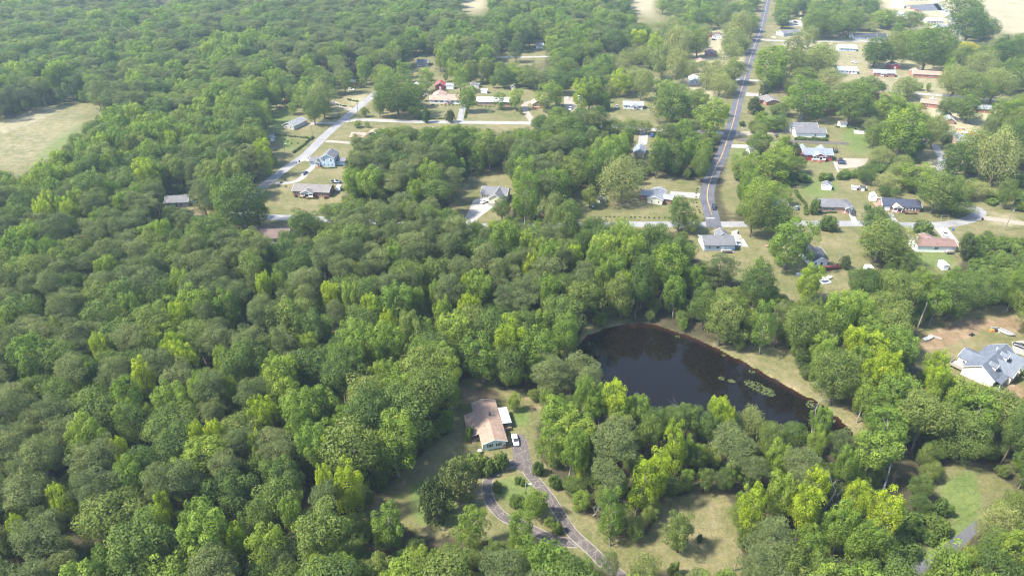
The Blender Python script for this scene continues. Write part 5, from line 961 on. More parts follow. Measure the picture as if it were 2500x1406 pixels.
# trees and shrubs one can point to in the yards and on the lawns
for a in [
 ('cedar', 1065, 1277, 1172, 82, 'very dark dense cedar, nearest of the two big lawn conifers'), ('olive', 1122, 1220, 1117, 88, 'olive green rounded conifer behind the very dark cedar'),
 ('gum', 1306, 1262, 1192, 58, 'round bright green tree on the driveway island'), ('gum', 1270, 1328, 1236, 66, 'green tree overhanging the inner edge of the driveway loop'), ('gum', 1152, 1345, 1246, 72, 'pale green tree at the lower edge of the lawn left of the loop'),
 ('gum', 945, 1335, 1238, 80, 'light green tree poking out beside the bare clay strip'), ('shrub', 1162, 1153, 1110, 46, 'large olive shrub beside the mint house front lawn'), ('shrub', 1192, 1152, 1122, 38, 'dark low shrub between two larger ones on the front lawn'),
 ('shrub', 1223, 1143, 1107, 38, 'green shrub under the mint house windows'), ('shrub', 1315, 1158, 1127, 27, 'round shrub right of the parking pad'), ('shrub', 1356, 1187, 1161, 32, 'low green shrub at the wood edge beside the straight drive'),
 ('shrub', 1215, 1197, 1176, 24, 'small round shrub on the driveway island, left of the lamp post'), ('shrub', 1362, 1301, 1277, 29, 'dark clipped bush at the lower tip of the driveway island'), ('shrub', 1341, 1281, 1262, 24, 'loose green shrub above the dark clipped bush'), ('shrub', 1262, 1238, 1211, 34, 'brownish shrub on the island beside the bright tree'),
 ('gum', 1254, 1004, 956, 30, 'slim young tree behind the metal patio cover'), ('shrub', 1144, 1074, 1042, 26, 'shrub beside the side porch of the mint house'), ('shrub', 1277, 1186, 1174, 14, 'small yellow-green flowering bush beside the island lamp post'), ('shrub', 1264, 1178, 1166, 20, 'thin flowering plants at the top of the driveway island'),
 ('oak', 1661, 1347, 1252, 74, 'lone grey-green rounded tree casting shade on the lower lawn'), ('shrub', 1708, 1322, 1305, 14, 'small plant beside the lone lawn tree'), ('shrub', 1645, 1405, 1375, 26, 'young tree at the bottom edge of the lawn'), ('pine', 1878, 1385, 1275, 120, 'big grey-green pine beside the lawn pole'),
 ('pecan', 1575, 1440, 1358, 80, 'pale dusty green tree at the bottom edge'), ('pine', 1480, 1440, 1350, 62, 'small pine at the bottom edge beside the straight drive'),
 ('gum', 1930, 658, 532, 104, 'large light green tree between the two south yards'), ('oak', 1842, 578, 452, 74, 'dark tree at the corner of the junction'), ('gum', 1858, 545, 437, 90, 'light green tree above the junction trees'), ('oak', 1893, 585, 482, 84, 'round green tree in front of the blue-tarp house'),
 ('oak', 1660, 565, 480, 66, 'tall tree beside the lower street left of the junction'), ('oak', 1690, 572, 520, 46, 'dark bushy tree right of the tall street tree'), ('oak', 2152, 640, 532, 118, 'broad dark tree left of the mobile home'), ('oak', 2138, 572, 508, 74, 'dark tree above the broad dark tree by the street'), ('oak', 2215, 672, 614, 60, 'low dark tree below the mobile home'),
 ('shrub', 2024, 562, 526, 40, 'round olive shrub beside the street pole'), ('shrub', 2255, 571, 541, 36, 'round shrub behind the mobile home'), ('cedar', 2366, 634, 574, 48, 'dense conical evergreen right of the mobile home'), ('cedar', 2065, 656, 624, 26, 'small dark cedar on the dry lawn'), ('bright', 1984, 740, 642, 60, 'bright yellow-green tree in front of the red deck'),
 ('oak', 1855, 760, 640, 84, 'dark rounded tree at the top of the pond woods'), ('pine', 1760, 705, 622, 74, 'dark pine below the grey-blue house'), ('gum', 1853, 668, 625, 24, 'small bright sapling above the dark rounded tree'),
 ('gum', 1892, 445, 348, 92, 'bright green tree below the short drive'), ('oak', 1952, 425, 384, 46, 'small round tree left of the red house'), ('cedar', 1940, 392, 348, 36, 'dark conical tree beside the red house'), ('oak', 1860, 385, 322, 62, 'leafy tree over the short drive'), ('oak', 1855, 340, 300, 40, 'rounded bush tree at the drive mouth'), ('gum', 1875, 320, 285, 48, 'bright tree left of the white house'), ('oak', 1900, 318, 280, 60, 'pale green tree above the drive'),
 ('gum', 1880, 220, 112, 88, 'tall rich green tree right of the main road'), ('pine', 1937, 190, 78, 58, 'tall dark pine near the sunlit street'), ('pecan', 2006, 180, 103, 92, 'broad light green tree above the side street'), ('gum', 1968, 292, 190, 104, 'huge bright green tree above the white house'), ('oak', 1905, 282, 252, 50, 'dark shrubby tree below the small brick house'), ('cedar', 1842, 280, 236, 34, 'conical dark tree beside the main road'), ('cedar', 1869, 240, 202, 26, 'narrow dark tree left of the small brick house'),
 ('oak', 2082, 308, 198, 92, 'large grey-green tree behind the small white shed'), ('gum', 2206, 385, 252, 110, 'rich green tree beside the green lawn'), ('oak', 2168, 350, 292, 76, 'dark tree left of the rich green tree'), ('gum', 2446, 310, 238, 58, 'bright lollipop tree on the sunny lawn'), ('oak', 2368, 300, 232, 72, 'tree casting a clear shadow on the sunny lawn'), ('oak', 2266, 180, 62, 84, 'large tree above the pink-roofed ranch'), ('oak', 2140, 165, 92, 82, 'round tree behind the dark red carport'), ('oak', 2185, 165, 75, 62, 'tall tree above the dark red carport'),
 ('oak', 2370, 110, 18, 100, 'large dark tree at the corner of the bright field'), ('oak', 2345, 70, -18, 80, 'dark tree at the top beside the concrete road'), ('oak', 2410, 100, 40, 70, 'tree at the edge of the bright field'), ('gold', 2362, 132, 103, 52, 'golden yellow tree among the green ones'), ('gum', 2250, 150, 55, 74, 'bright-topped tree by the hidden blue house'),
 ('oak', 765, 306, 232, 52, 'rounded green tree in front of the grey-tan house'), ('pecan', 785, 290, 195, 78, 'pale tall tree behind the rounded lawn tree'), ('oak', 968, 288, 184, 98, 'spreading street tree hiding a white house'), ('oak', 1012, 290, 236, 50, 'dark holly-like tree right of the spreading street tree'), ('oak', 926, 288, 236, 34, 'dark bushy tree left of the spreading street tree'), ('gum', 985, 205, 150, 44, 'pale upright tree, first of the row behind the upper street'), ('gum', 1040, 226, 164, 44, 'rounded upright tree behind the tiny white shed'), ('gum', 1122, 226, 160, 44, 'upright tree beside the white shed'),
 ('gum', 1142, 275, 204, 46, 'light green tree between the two front lawns'), ('cedar', 1098, 299, 268, 24, 'conical evergreen at the street edge'), ('gum', 1340, 268, 202, 70, 'rounded light green tree over the tan bungalow'), ('oak', 1440, 272, 203, 56, 'round dark tree in front of the white-roofed house'), ('gum', 1220, 268, 226, 34, 'small tree before the white metal roof, left one'), ('gum', 1258, 268, 214, 40, 'small tree before the white metal roof, right one'), ('shrub', 1480, 272, 240, 22, 'yellow-green shrub row left of the light grey cottage'),
 ('oak', 590, 565, 433, 122, 'massive ivy-clad tree beside the left street'), ('oak', 628, 558, 490, 60, 'leaning side crown beside the massive ivy-clad tree'), ('pine', 497, 540, 438, 56, 'tall thin-crowned tree in the left woods yard'), ('oak', 740, 585, 512, 82, 'bushy tree below the brick ranch lawn'), ('oak', 802, 540, 498, 46, 'rounded small tree at the lower corner of the ranch lawn'),
 ('pecan', 1522, 496, 384, 116, 'broad pale green tree beside the gazebo'), ('oak', 1440, 507, 453, 46, 'small rounded tree over the golf cart'), ('gum', 1282, 545, 412, 62, 'tall light green tree right of the wooded clearing'), ('oak', 1225, 540, 480, 44, 'bushy tree beside the concrete driveway'), ('pecan', 1348, 570, 470, 66, 'pale thin tree above the lower street'), ('oak', 1385, 600, 488, 70, 'rounded tree in front of the gazebo lawn'),
 ('shrub', 1040, 300, 262, 18, 'slim evergreen beside the upper street lawn'), ('gum', 873, 312, 294, 20, 'small rounded bush on the corner lawn'), ('gum', 896, 312, 296, 14, 'slimmer bush on the corner lawn'), ('oak', 890, 286, 262, 22, 'bushy small tree beside the corner pole'), ('gum', 714, 280, 250, 26, 'thin rounded tree behind the grey-tan house'),
 ('shrub', 1990, 524, 486, 22, 'light shrub at the left end of the brick ranch'), ('gum', 1922, 500, 455, 26, 'narrow bright conifer beside the blue-tarp house'), ('shrub', 2118, 512, 500, 18, 'low shrub left of the dark-roofed ranch'), ('oak', 2290, 520, 420, 100, 'large dark tree over the cul-de-sac'), ('oak', 2335, 525, 475, 80, 'dark spreading tree beside the cul-de-sac'), ('gum', 2245, 470, 400, 90, 'dense green tree behind the dark-roofed ranch'),
 ('shrub', 1813, 308, 296, 14, 'dark bush beside the main road lamp post'), ('bright', 1310, 1420, 1330, 40, 'yellowish small tree at the bottom edge below the loop'), ('oak', 1580, 328, 296, 30, 'small tree beside the pale lane'), ('oak', 1545, 325, 290, 46, 'low tree below the light grey cottage lawn'), ('oak', 1500, 330, 288, 50, 'dark rounded tree beside the upper street')]:
    lawn_tree(*a)
EXTRA = [(1912,70,36,38,'oak','small round tree on the green verge near the top'),(1978,120,62,44,'pecan','pale tree above the light blue house'),(1988,95,22,62,'oak','left tree of the dark group above the sunlit street'),(2032,97,25,70,'oak','middle tree of the dark group above the sunlit street'),(2078,92,20,60,'oak','right tree of the dark group above the sunlit street'),
 (2161,70,22,56,'gum','green tree beside the pale grey gable building'),(2227,78,28,56,'oak','dark round tree below the asphalt lot'),(1966,206,164,62,'oak','flat-topped tree left of the pale house by the side street'),(2026,214,166,60,'pecan','thin grey tree beside the flat-topped tree'),(2121,248,184,72,'oak','leafy tree in front of the brick house'),
 (2214,243,188,78,'pecan','pale spreading tree over the side street'),(2178,292,226,72,'gum','mid-green tree below the pink-roofed house'),(2138,362,304,50,'oak','dark rounded tree at the edge of the green lawn'),(2286,362,275,52,'pecan','thin-crowned tall tree above the shaded lane'),(2335,242,160,86,'pecan','broad pale tree right of the carport ranch'),
 (2384,258,180,78,'oak','tree above the half-hidden brick house'),(2434,252,165,78,'pecan','pale tree right of the half-hidden brick house'),(2482,235,140,84,'oak','tree at the right edge above the lollipop tree'),(2356,170,110,66,'oak','tree below the golden yellow tree'),(2400,192,118,72,'pecan','pale tree right of the golden yellow tree'),(2456,182,100,80,'oak','rounded tree below the bright field'),
 (2490,150,80,70,'oak','dark tree at the right edge below the bright field'),(2376,435,315,90,'pecan','tall pale tree with bare lower trunk'),(2442,455,318,100,'pecan','broad pale tree beside the hidden white car'),(2486,420,300,84,'oak','green tree at the right edge beside pale trees'),(2338,440,350,66,'oak','leafy tree below the pale brick house'),(2310,290,238,40,'oak','small tree between brick houses'),
 (1655,152,62,72,'pecan','pale pecan, uppermost of the grove by the sandy yard'),(1706,142,70,68,'oak','dark spreading tree over the brown-roofed house'),(1621,192,105,72,'pecan','pale pecan at the left of the grove'),(1656,208,112,62,'pecan','pale pecan in the middle of the grove'),(1500,140,70,70,'oak','dark tree left of the pecan grove'),(1806,102,28,60,'pecan','light tree leaning over the main road near the top'),(1792,134,66,62,'pecan','pale tree over the main road above the crossing'),
 (1788,164,100,56,'pecan','thin pale tree beside the main road'),(1794,206,140,56,'oak','dark green tree at the main road crossing'),(1728,218,160,54,'pecan','thin tree beside the white-roofed house'),(1758,236,176,56,'pecan','low tree on the sandy verge of the main road'),(1645,308,204,98,'oak','broad dark tree right of the light grey cottage'),(1738,334,238,86,'gum','light green tree against the main road'),(1568,246,168,52,'pecan','cream-tinged tree behind the light grey cottage'),(1514,238,168,44,'bright','yellow-green tree behind the gravel yard'),(1700,272,222,56,'oak','tree below the white-roofed house'),(1590,170,110,60,'oak','dark tree behind the pecan grove')]
for bx, by, ty, w, kd, lb in EXTRA: lawn_tree(kd, bx, by, ty, w, lb)
def shrub_row(label, group, pts, n, w, h, kind='shrub', jit=.3):
    line = smooth_line(P(*pts), .4)
    for i in range(n):
        p = line[int(i*(len(line)-1)/max(1, n-1))]; tree(kind, p.x+rt.uniform(-jit, jit), p.y+rt.uniform(-jit, jit), w*rt.uniform(.8, 1.2), h*rt.uniform(.8, 1.2), label, group)
for a in [('clipped green shrub in the hedge beside the climbing street', 'street hedge', [(764, 337), (740, 357), (717, 374)], 22, .8, 1.3), ('low hedge shrub along the left lawn', 'left lawn hedge', [(672, 330), (720, 335), (755, 338)], 16, .7, 1.0), ('small shrub dotted on the left lawn', 'lawn dots', [(695, 343), (714, 352), (728, 352)], 4, .5, .8),
          ('low hedge shrub in front of the red-roofed house', 'front hedge', [(1026, 290), (1060, 291), (1090, 290)], 20, .6, .9), ('shrub along the grey drive', 'drive hedge', [(1144, 258), (1140, 272), (1136, 288)], 9, .8, 1.3), ('foundation shrub below the red-roofed house', 'foundation shrubs', [(1054, 257), (1080, 258), (1122, 258)], 9, .7, .8),
          ('foundation shrub below the two-storey blue house', 'blue house shrubs', [(787, 411), (800, 412), (820, 410)], 10, .6, .7), ('small shrub in the row along the lower street verge', 'verge shrubs', [(1462, 530), (1540, 531), (1640, 533), (1700, 534)], 22, .45, .6), ('small shrub in the row beside the main road verge', 'roadside shrubs', [(1702, 462), (1699, 490), (1708, 520)], 9, .5, .7),
          ('clipped hedge shrub under the brick ranch windows', 'ranch hedge', [(2002, 519), (2020, 520), (2042, 520)], 14, .6, .9), ('red flowering shrub at the dark-roofed ranch', 'red shrubs', [(2212, 522), (2224, 523), (2236, 523)], 5, .6, .7, 'redshrub'), ('shrub in the row between the two brick ranch yards', 'boundary shrubs', [(1942, 470), (1950, 485), (1965, 500), (1968, 525)], 12, 1.0, 1.7),
          ('rounded shrub in front of the white house with two ridges', 'white house shrubs', [(1946, 343), (1975, 345), (2015, 345)], 9, 1.7, 2.8), ('clipped bush beside the small white shed', 'shed bushes', [(2045, 311), (2071, 313)], 2, 1.2, 1.0), ('foundation shrub in front of the white metal roofed house', 'brick house shrubs', [(1168, 260), (1190, 261), (1205, 261)], 5, .8, .8),
          ('dark red shrub beside the ranch porch', 'ranch red shrubs', [(722, 481), (728, 482), (790, 485), (797, 484)], 4, 1.0, 1.2, 'redshrub'), ('low bush round the ranch porch', 'ranch porch bushes', [(736, 483), (752, 486), (775, 486)], 8, .6, .7), ('street bush on the verge of the climbing street', 'verge bushes', [(695, 440), (680, 454), (698, 456)], 4, .7, .7),
          ('bush in the dark row by the sandy drive', 'sandy drive bushes', [(822, 256), (832, 259), (842, 261)], 5, .9, 1.0), ('bush beside the left pole', 'corner bushes', [(850, 245), (870, 249)], 4, 1.0, 1.2), ('shrub at the foot of the white shed lawn tree', 'thicket at shed', [(798, 290), (820, 290), (828, 288)], 6, 1.0, 1.1),
          ('garden shrub along the dormer house front', 'dormer house shrubs', [(2432, 940), (2447, 922), (2456, 900)], 5, .8, .9)]:
    shrub_row(*a)
# bright yellow-green crowns that stand out of the woods
def nearby(x, y):
    if y > 1000 and x < 1180: return 'in the woods left of the mint house'
    if y > 930: return 'in the trees below the pond' if x < 2200 else 'in the trees at the lower right'
    if x > 1900 and y > 740: return 'in the trees right of the pond'
    if x > 1420 and y > 600: return 'behind the far bank of the pond'
    if y > 560: return 'in the broad woods left of the pond'
    if x < 640: return 'in the woods beside the tan field' if y > 240 else 'in the distant woods at upper left'
    if y < 215 and x < 1560: return 'in the distant woods along the top'
    if x < 1720 and y > 300: return 'in the wood between the two streets'
    return 'among the houses on the right' if x > 1560 else 'around the upper street yards'
def nearby2(x, y):
    a = nearby(x, y)
    if x < 230: return 'close to the left edge, '+('low in the woods' if y > 1000 else 'midway down' if y > 600 else 'beside the tan field' if y > 240 else 'at the top')
    if x > 2330: return 'close to the right edge, '+('low in the picture' if y > 1000 else 'around the dormer house' if y > 700 else 'below the cul-de-sac' if y > 520 else 'among the bright yards')
    if y > 1230: return 'near the bottom edge, '+('left of the loop drive' if x < 1200 else 'right of the loop drive')
    if a.endswith('mint house'): return 'beside the bare clay strip of the lower lawn' if x > 800 else 'in the lower woods, well left of the mint house'
    if a.startswith('in the broad'): return 'in the woods bordering the lower street' if y < 640 else 'in the woods just behind the mint house' if x > 900 and y > 800 else 'in the woods left of the pond' if x > 1000 else 'at the heart of the broad woods' if x > 600 else 'on the left side of the broad woods'
    if 'below the pond' in a: return 'along the near bank of the pond' if y < 1090 else 'between the pond trees and the lower lawn'
    if 'far bank' in a: return 'overhanging the far bank of the pond' if y > 720 else 'between the pond and the corner house'
    if 'tan field' in a: return 'in the woods above the tan field' if y < 310 else 'in the woods right of the tan field' if y < 440 else 'in the woods around the left house'
    if 'upper left' in a or 'along the top' in a: return 'in the distant woods, '+('above the tan field' if x < 400 else 'above the climbing street' if x < 900 else 'above the upper street')
    if 'two streets' in a: return 'in the wood right of the brick ranch' if x < 1100 else 'in the wood above the clearing house' if x < 1400 else 'in the wood left of the main road'
    if 'on the right' in a: return 'above the sunlit street' if y < 100 else 'along the left side of the main road' if x < 1800 else 'around the brick ranch houses' if y < 260 else 'around the red and the white house' if y < 430 else 'around the cul-de-sac street'
    return a
words_ = ['slender', 'tufted', 'bushy', 'rounded', 'ragged', 'upright', 'broad', 'small', 'forked', 'leaning', 'tall', 'domed']
BR = [(15,782,48),(425,777,50),(412,842,46),(452,868,62),(540,872,46),(240,852,40),(340,912,60),(640,700,40),(362,372,54),(350,415,50),(395,1235,40),(390,1275,52),(465,1338,40),(488,1062,44),(545,1058,44),(620,1090,42),(742,1032,58),(802,1100,54),(838,1172,72),(795,1178,46),(728,1243,56),(768,1388,60),
      (582,1318,56),(150,1212,58),(255,1372,46),(38,1288,44),(905,748,58),(950,792,40),(1065,718,36),(1157,742,46),(1132,708,30),(1402,628,44),(1876,772,62),(1242,812,80),(1420,1100,38),(1502,965,62),(1425,955,46),(1655,1068,62),(1600,1130,72),(1565,1160,66),(1500,1235,62),(2142,845,66),(2082,830,54),(2165,893,66),
      (2012,1030,46),(1785,1022,38),(1745,1000,52),(1845,1215,64),(1905,1192,64),(1968,1232,70),(2092,1212,56),(2158,1245,70),(2475,1335,74),(2000,1180,56),(2120,905,50),(2285,890,50),(2330,985,44),(2275,985,46),(205,935,44),(130,820,36),(690,690,34),(800,722,46),(660,1010,60),(300,1100,36),(560,945,40),(120,495,40),(100,520,44),(170,515,40),(300,500,40),(1530,690,30),(1290,650,40),(2290,935,50),(1990,1075,40),(640,365,40),(420,345,36),(1420,215,46),(1450,210,40),(1560,90,44),(1600,100,40),(2200,290,40),(2060,1120,44)]
for i, (x, y, w) in enumerate(BR):
    wood_tree('bright' if i % 4 else 'gum', x, y, w, f"{words_[i % 12]} {'yellow-green' if i % 4 else 'fresh light green'} crown {nearby2(x, y)}", 'bright yellow-green trees in the woods')

NB = [(1560,992,64,'gum'),(1618,1022,66,'oak'),(1682,1018,70,'oak'),(1512,1000,70,'gum'),(1470,975,56,'gum'),(1828,1022,82,'pecan'),(1892,1068,66,'oak'),(1940,1058,60,'oak'),(1745,1035,74,'oak'),(2060,1090,66,'pine'),(1585,1045,60,'oak'),(2450,1272,104,'pecan'),(2425,1345,92,'oak'),(416,522,58,'oak'),(455,532,50,'pine'),(2440,1390,110,'oak'),(2495,1240,70,'oak'),(1345,905,92,'pine'),(1412,884,80,'pine'),(1442,918,66,'pine'),(1452,985,66,'gum')]
for i, (x, y, w, kd) in enumerate(NB): wood_tree(kd, x, y, w, f"{words_[i % 12]} {dict(gum='fresh green', oak='deep green', pecan='olive', pine='dull green')[kd]} tree {'below the grey-roofed left house' if x < 600 else 'whose top cuts into the pond view' if x < 2200 else 'over the narrow lower lane'}", 'trees fringing the view', h=15.5)
# bare and fallen trees
def bare(label, px, py, h, seed, lean=(0, 0), fallen=None, name='bare_tree'):
    rg = random.Random(seed); V = []; Fs = []; Vb = []; Fb = []
    def grow_(p, d, L, r, lvl, VV, FF):
        for s in range(3):
            q = p+d*L/3; tube(VV, FF, p, q, r, r*.8, 5 if lvl < 2 else 3); r *= .8; p = q; d = (d+Vector((rg.gauss(0, .16), rg.gauss(0, .16), rg.gauss(.02, .1)))).normalized()
            if lvl < 3:
                for _ in range(2 if lvl else 1):
                    nd = (d+Vector((rg.gauss(0, .7), rg.gauss(0, .7), rg.gauss(.15, .4)))).normalized(); grow_(p, nd, L*rg.uniform(.4, .62), r*.55, lvl+1, Vb if lvl == 0 else VV, Fb if lvl == 0 else FF)
    grow_(Vector((0, 0, 0)), Vector((lean[0], lean[1], 1)).normalized(), h*.85, h*.018+.05, 0, V, Fs)
    e = link(name, None, None, at(px, py)); tag(e, label, 'bare tree')
    t = link('trunk', mesh_py('trunk', V, Fs, 'deadwood'), e); bb = link('branches', mesh_py('branches', Vb, Fb, 'deadwood'), e); bb['kind'] = 'stuff'
    if fallen: e.rotation_euler = fallen; e.location.z = .4
    q = proj(e.location.x, e.location.y, h*.55); protect(q[0], q[1], 26 if not fallen else 60, 26 if not fallen else 45, e.location.y-1); TRUNKS.append((e.location.x, e.location.y, 3.0, h)); return e
bare('grey fallen tree with bare branches right of the pond trees', 2152, 1204, 14, 4, fallen=(0, math.radians(80), math.radians(52)), name='fallen_tree'); bare('grey bare snag reaching over the lower edge of the pond', 1660, 1060, 8, 7); bare('pale bare snag at the tail of the pond', 1975, 1080, 12, 9)
bare('bare branches drooping over the lower lawn edge', 1448, 1258, 6, 12, (.3, -.5)); e = link('dead_trunk', None, None, at(2236, 811)); tag(e, 'tall pale bare trunk at the edge of the clay yard', 'dead trunk'); V = []; Fs = []; tube(V, Fs, (0, 0, 0), (.3, .2, 13), .3, .14, 8); link('trunk', mesh_py('trunk', V, Fs, 'bark_pale'), e); V = []; Fs = []; tube(V, Fs, (.25, .15, 10), (1.2, .5, 12), .1, .03, 5); link('limb', mesh_py('limb', V, Fs, 'bark_pale'), e); protect(2250, 770, 14, 34, e.location.y-1); bare('bare snag among the bright trees below the pond', 2010, 1260, 13, 24)
# ---- the woods: candidate spots on a jittered lattice over the whole plan
rng = np.random.default_rng(21)
def lattice(y0, y1, d):
    out = []
    y = y0
    while y < y1:
        half = (y+40)*.86+25; x = np.arange(-half, half, d); x = x+rng.uniform(-.42, .42, len(x))*d; out.append(np.stack([x, y+rng.uniform(-.42, .42, len(x))*d], 1)); y += d*.9
    return np.concatenate(out)
cand = np.concatenate([lattice(58, 260, 6.2), lattice(260, 480, 7.4), lattice(480, 760, 9.6), lattice(760, 1250, 12.5)]); n_big = len(cand)
cand = np.concatenate([cand, lattice(60, 330, 4.4), lattice(330, 560, 6.0)])    # second storey: saplings and low trees filling the gaps and edges
cx_, cy_ = cand[:, 0], cand[:, 1]; gpx, gpy, bs = proj(cx_, cy_, 0.0)
k = len(cand)
def vnoise(x, y, f, seed):
    r = np.random.default_rng(seed); g = r.random((64, 64)); u = x*f+100; v = y*f+100; i = np.floor(u).astype(int); j = np.floor(v).astype(int); fu = u-i; fv = v-j; fu = fu*fu*(3-2*fu); fv = fv*fv*(3-2*fv)
    a = lambda p, q: g[q % 64, p % 64]
    return (a(i, j)*(1-fu)+a(i+1, j)*fu)*(1-fv)+(a(i, j+1)*(1-fu)+a(i+1, j+1)*fu)*fv
pn = .6*vnoise(cx_, cy_, 1/45, 1)+.4*vnoise(cx_, cy_, 1/17, 2); gn = .5*vnoise(cx_, cy_, 1/38, 3)+.5*vnoise(cx_, cy_, 1/14, 4); u = rng.random(k)
sub = inside(SUBURB[0], gpx, gpy)
pinep = np.clip((pn-.38)*3.2, .08, .85); pinep = np.where((gpx < 700) & (gpy > 850), np.clip(pinep+.25, 0, .9), pinep); pinep = np.where(sub, .10, pinep)
gump = np.clip((gn-.34)*2.4, .12, .7); gump = np.where((gpy > 720) & ~sub, np.clip(gump+.16, 0, .75), gump)
kind = np.where(u < pinep, 1, np.where(rng.random(k) < gump, 2, 0))
kind = np.where(sub & (rng.random(k) < .42) & (gpx > 1480), 3, kind)  # more pale pecans on this side: its sunnier light put into leaf colour
kind = np.where((gpx > 1480) & (gpx < 1790) & (gpy < 270) & (gpy > 90) & (rng.random(k) < .7), 3, kind)
Yf = np.clip((cy_-240)/600, 0, 1)
u1, u2 = rng.random(k), rng.random(k)
r_ = np.select([kind == 0, kind == 1, kind == 2, kind == 3], [4.2+4.0*u1**1.4, 3.6+2.6*u1**1.3, 3.5+3.1*u1**1.4, 4.6+2.6*u1])*(1+.68*Yf)
h_ = np.select([kind == 0, kind == 1, kind == 2, kind == 3], [13+4*u1+7*u2, 16+2*u1+7*u2, 14+3*u1+9*u2, 10.5+4*u2])*(1+.15*Yf)
far_bank = (gpx > 1380) & (gpx < 2050) & (gpy > 660) & (gpy < 870); h_ = np.where(far_bank, h_*1.1, h_); h_ = np.where(sub, h_*.82, h_); r_ = np.where(sub, r_*.92, r_)
thick = inside([(2380,600),(2560,590),(2560,760),(2300,720),(2330,660)], gpx, gpy) | inside([(1790,440),(1880,430),(2180,415),(2120,450),(1930,450),(1860,470),(1775,475)], gpx, gpy) | inside([(2060,1250),(2340,1250),(2250,1370),(2100,1400)], gpx, gpy) | inside([(2300,400),(2560,420),(2560,520),(2400,495)], gpx, gpy)
kind = np.where(thick, 4, kind); r_ = np.where(thick, rng.uniform(2.2, 3.8, k), r_); h_ = np.where(thick, rng.uniform(2.6, 5.2, k), h_)
low = np.arange(k) >= n_big; kind = np.where(low & ~thick, np.where(rng.random(k) < .3, 2, 0), kind); r_ = np.where(low & ~thick, rng.uniform(1.9, 3.2, k), r_); h_ = np.where(low & ~thick, rng.uniform(4.5, 9.5, k), h_)
ok = np.ones(k, bool); ok &= ~(low & sub & (rng.random(k) < .55))
ok &= ~(sub & ~thick & (rng.random(k) < np.where(gpy < 270, .2, .06)))
# not on roads, water, houses, nor where another listed tree stands
for line, hw in ROADS:
    L_ = np.array([(p.x, p.y) for p in line])[::2]
    for c in range(0, k, 4000):
        dd = np.sqrt(((cand[c:c+4000, None]-L_[None])**2).sum(-1)).min(1); ok[c:c+4000] &= dd > hw+2.2
ok &= sample(M_pond, gpx, gpy) < .05; ok &= ~inside([(540,935),(640,800),(668,808),(580,955)], gpx, gpy)
bl = np.array([(o.location.x, o.location.y) for o in bpy.context.scene.collection.objects if o.get('category') in ('house', 'shed', 'car', 'pickup truck')]); dd = np.sqrt(((cand[:, None]-bl[None])**2).sum(-1)).min(1); ok &= dd > 9
tk = np.array([(x, y, r) for x, y, r, h in TRUNKS if r > 1.4]); dd = (np.sqrt(((cand[:, None]-tk[None, :, :2])**2).sum(-1))-tk[None, :, 2]*.62).min(1); ok &= dd > r_*.42
ccx, ccy, cs = proj(cx_, cy_, h_*.62); tpx, tpy, _t = proj(cx_, cy_, h_); hw = r_*cs; up = ccy-tpy
bad = sample(M_view, gpx, gpy) > .5
prot = np.zeros(k, bool)
for fx, fy in ((0, 0), (.8, 0), (-.8, 0), (0, -.85), (.5, -.6), (-.5, -.6), (0, .6), (.6, .5), (-.6, .5)):
    sx = ccx+fx*hw; sy = ccy+fy*up*1.0
    bad |= sample(M_view, sx, sy) > .5
    prot |= sample(PROT, sx, sy) > cy_
ok &= ~bad & ~prot
edge_ = (sample(blur(M_view, 5), gpx, gpy) > .03) | (sample(blur(M_view, 5), gpx, gpy-40) > .05); high = ~low & ~sub & ~(edge_ & (rng.random(k) < .75))
# spacing
order = np.argsort(-r_); keep = np.zeros(k, bool); grid = {}
for i in order:
    if not ok[i]: continue
    gx, gy = int(cx_[i]//12), int(cy_[i]//12); hit = False
    for a in (-1, 0, 1):
        for b2 in (-1, 0, 1):
            for j in grid.get((gx+a, gy+b2), ()):
                lim = 2.6 if low[i] != low[j] and (high[i] or high[j]) else (.56 if high[i] else .62)*(r_[i]+r_[j])
                if (cx_[i]-cx_[j])**2+(cy_[i]-cy_[j])**2 < lim**2: hit = True; break
    if not hit: keep[i] = True; grid.setdefault((gx, gy), []).append(i)
inframe = (ccx > -20) & (ccx < 2520) & (tpy < 1400) & (ccy > -15)
beyond = (ccx < -450) | (ccx > 2950) | (tpy > 1750)
idx_ = [i for i in np.nonzero(keep & ~beyond)[0]]
KN = ['oak', 'pine', 'gum', 'pecan', 'shrub']
size_ = hw*up
LAB = dict(oak=('broad dark green oak', 'dark green oak', 'small dark oak'), pine=('wide grey-green pine', 'grey-green pine', 'narrow grey-green pine'), gum=('full mid-green poplar', 'mid-green poplar', 'slim mid-green poplar'), pecan=('broad pale dusty tree', 'pale dusty tree', 'small pale dusty tree'), shrub=('tall tangled shrub', 'tangled shrub', 'low tangled shrub'))
rest = []; count = {q: 0 for q in KN}
for i in sorted(idx_, key=lambda i: -size_[i]):
    kn = KN[kind[i]]
    if inframe[i] and count[kn] < (255 if kn in ('oak',) else 270 if kn in ('pine', 'gum') else 120):
        count[kn] += 1; q = (r_[i]/(1+.68*Yf[i])-3.3)/2.6; lab = LAB[kn][0 if q > .66 else 1 if q > .33 else 2]
        pl = nearby2(gpx[i], gpy[i]-30); tree(kn, cx_[i], cy_[i], r_[i], h_[i], f'{lab} {pl}', f'{CAT[kn]}s {pl}', wood=bool(high[i]))
    else: rest.append(i)
print('woods: individual', count, 'mass', len(rest))
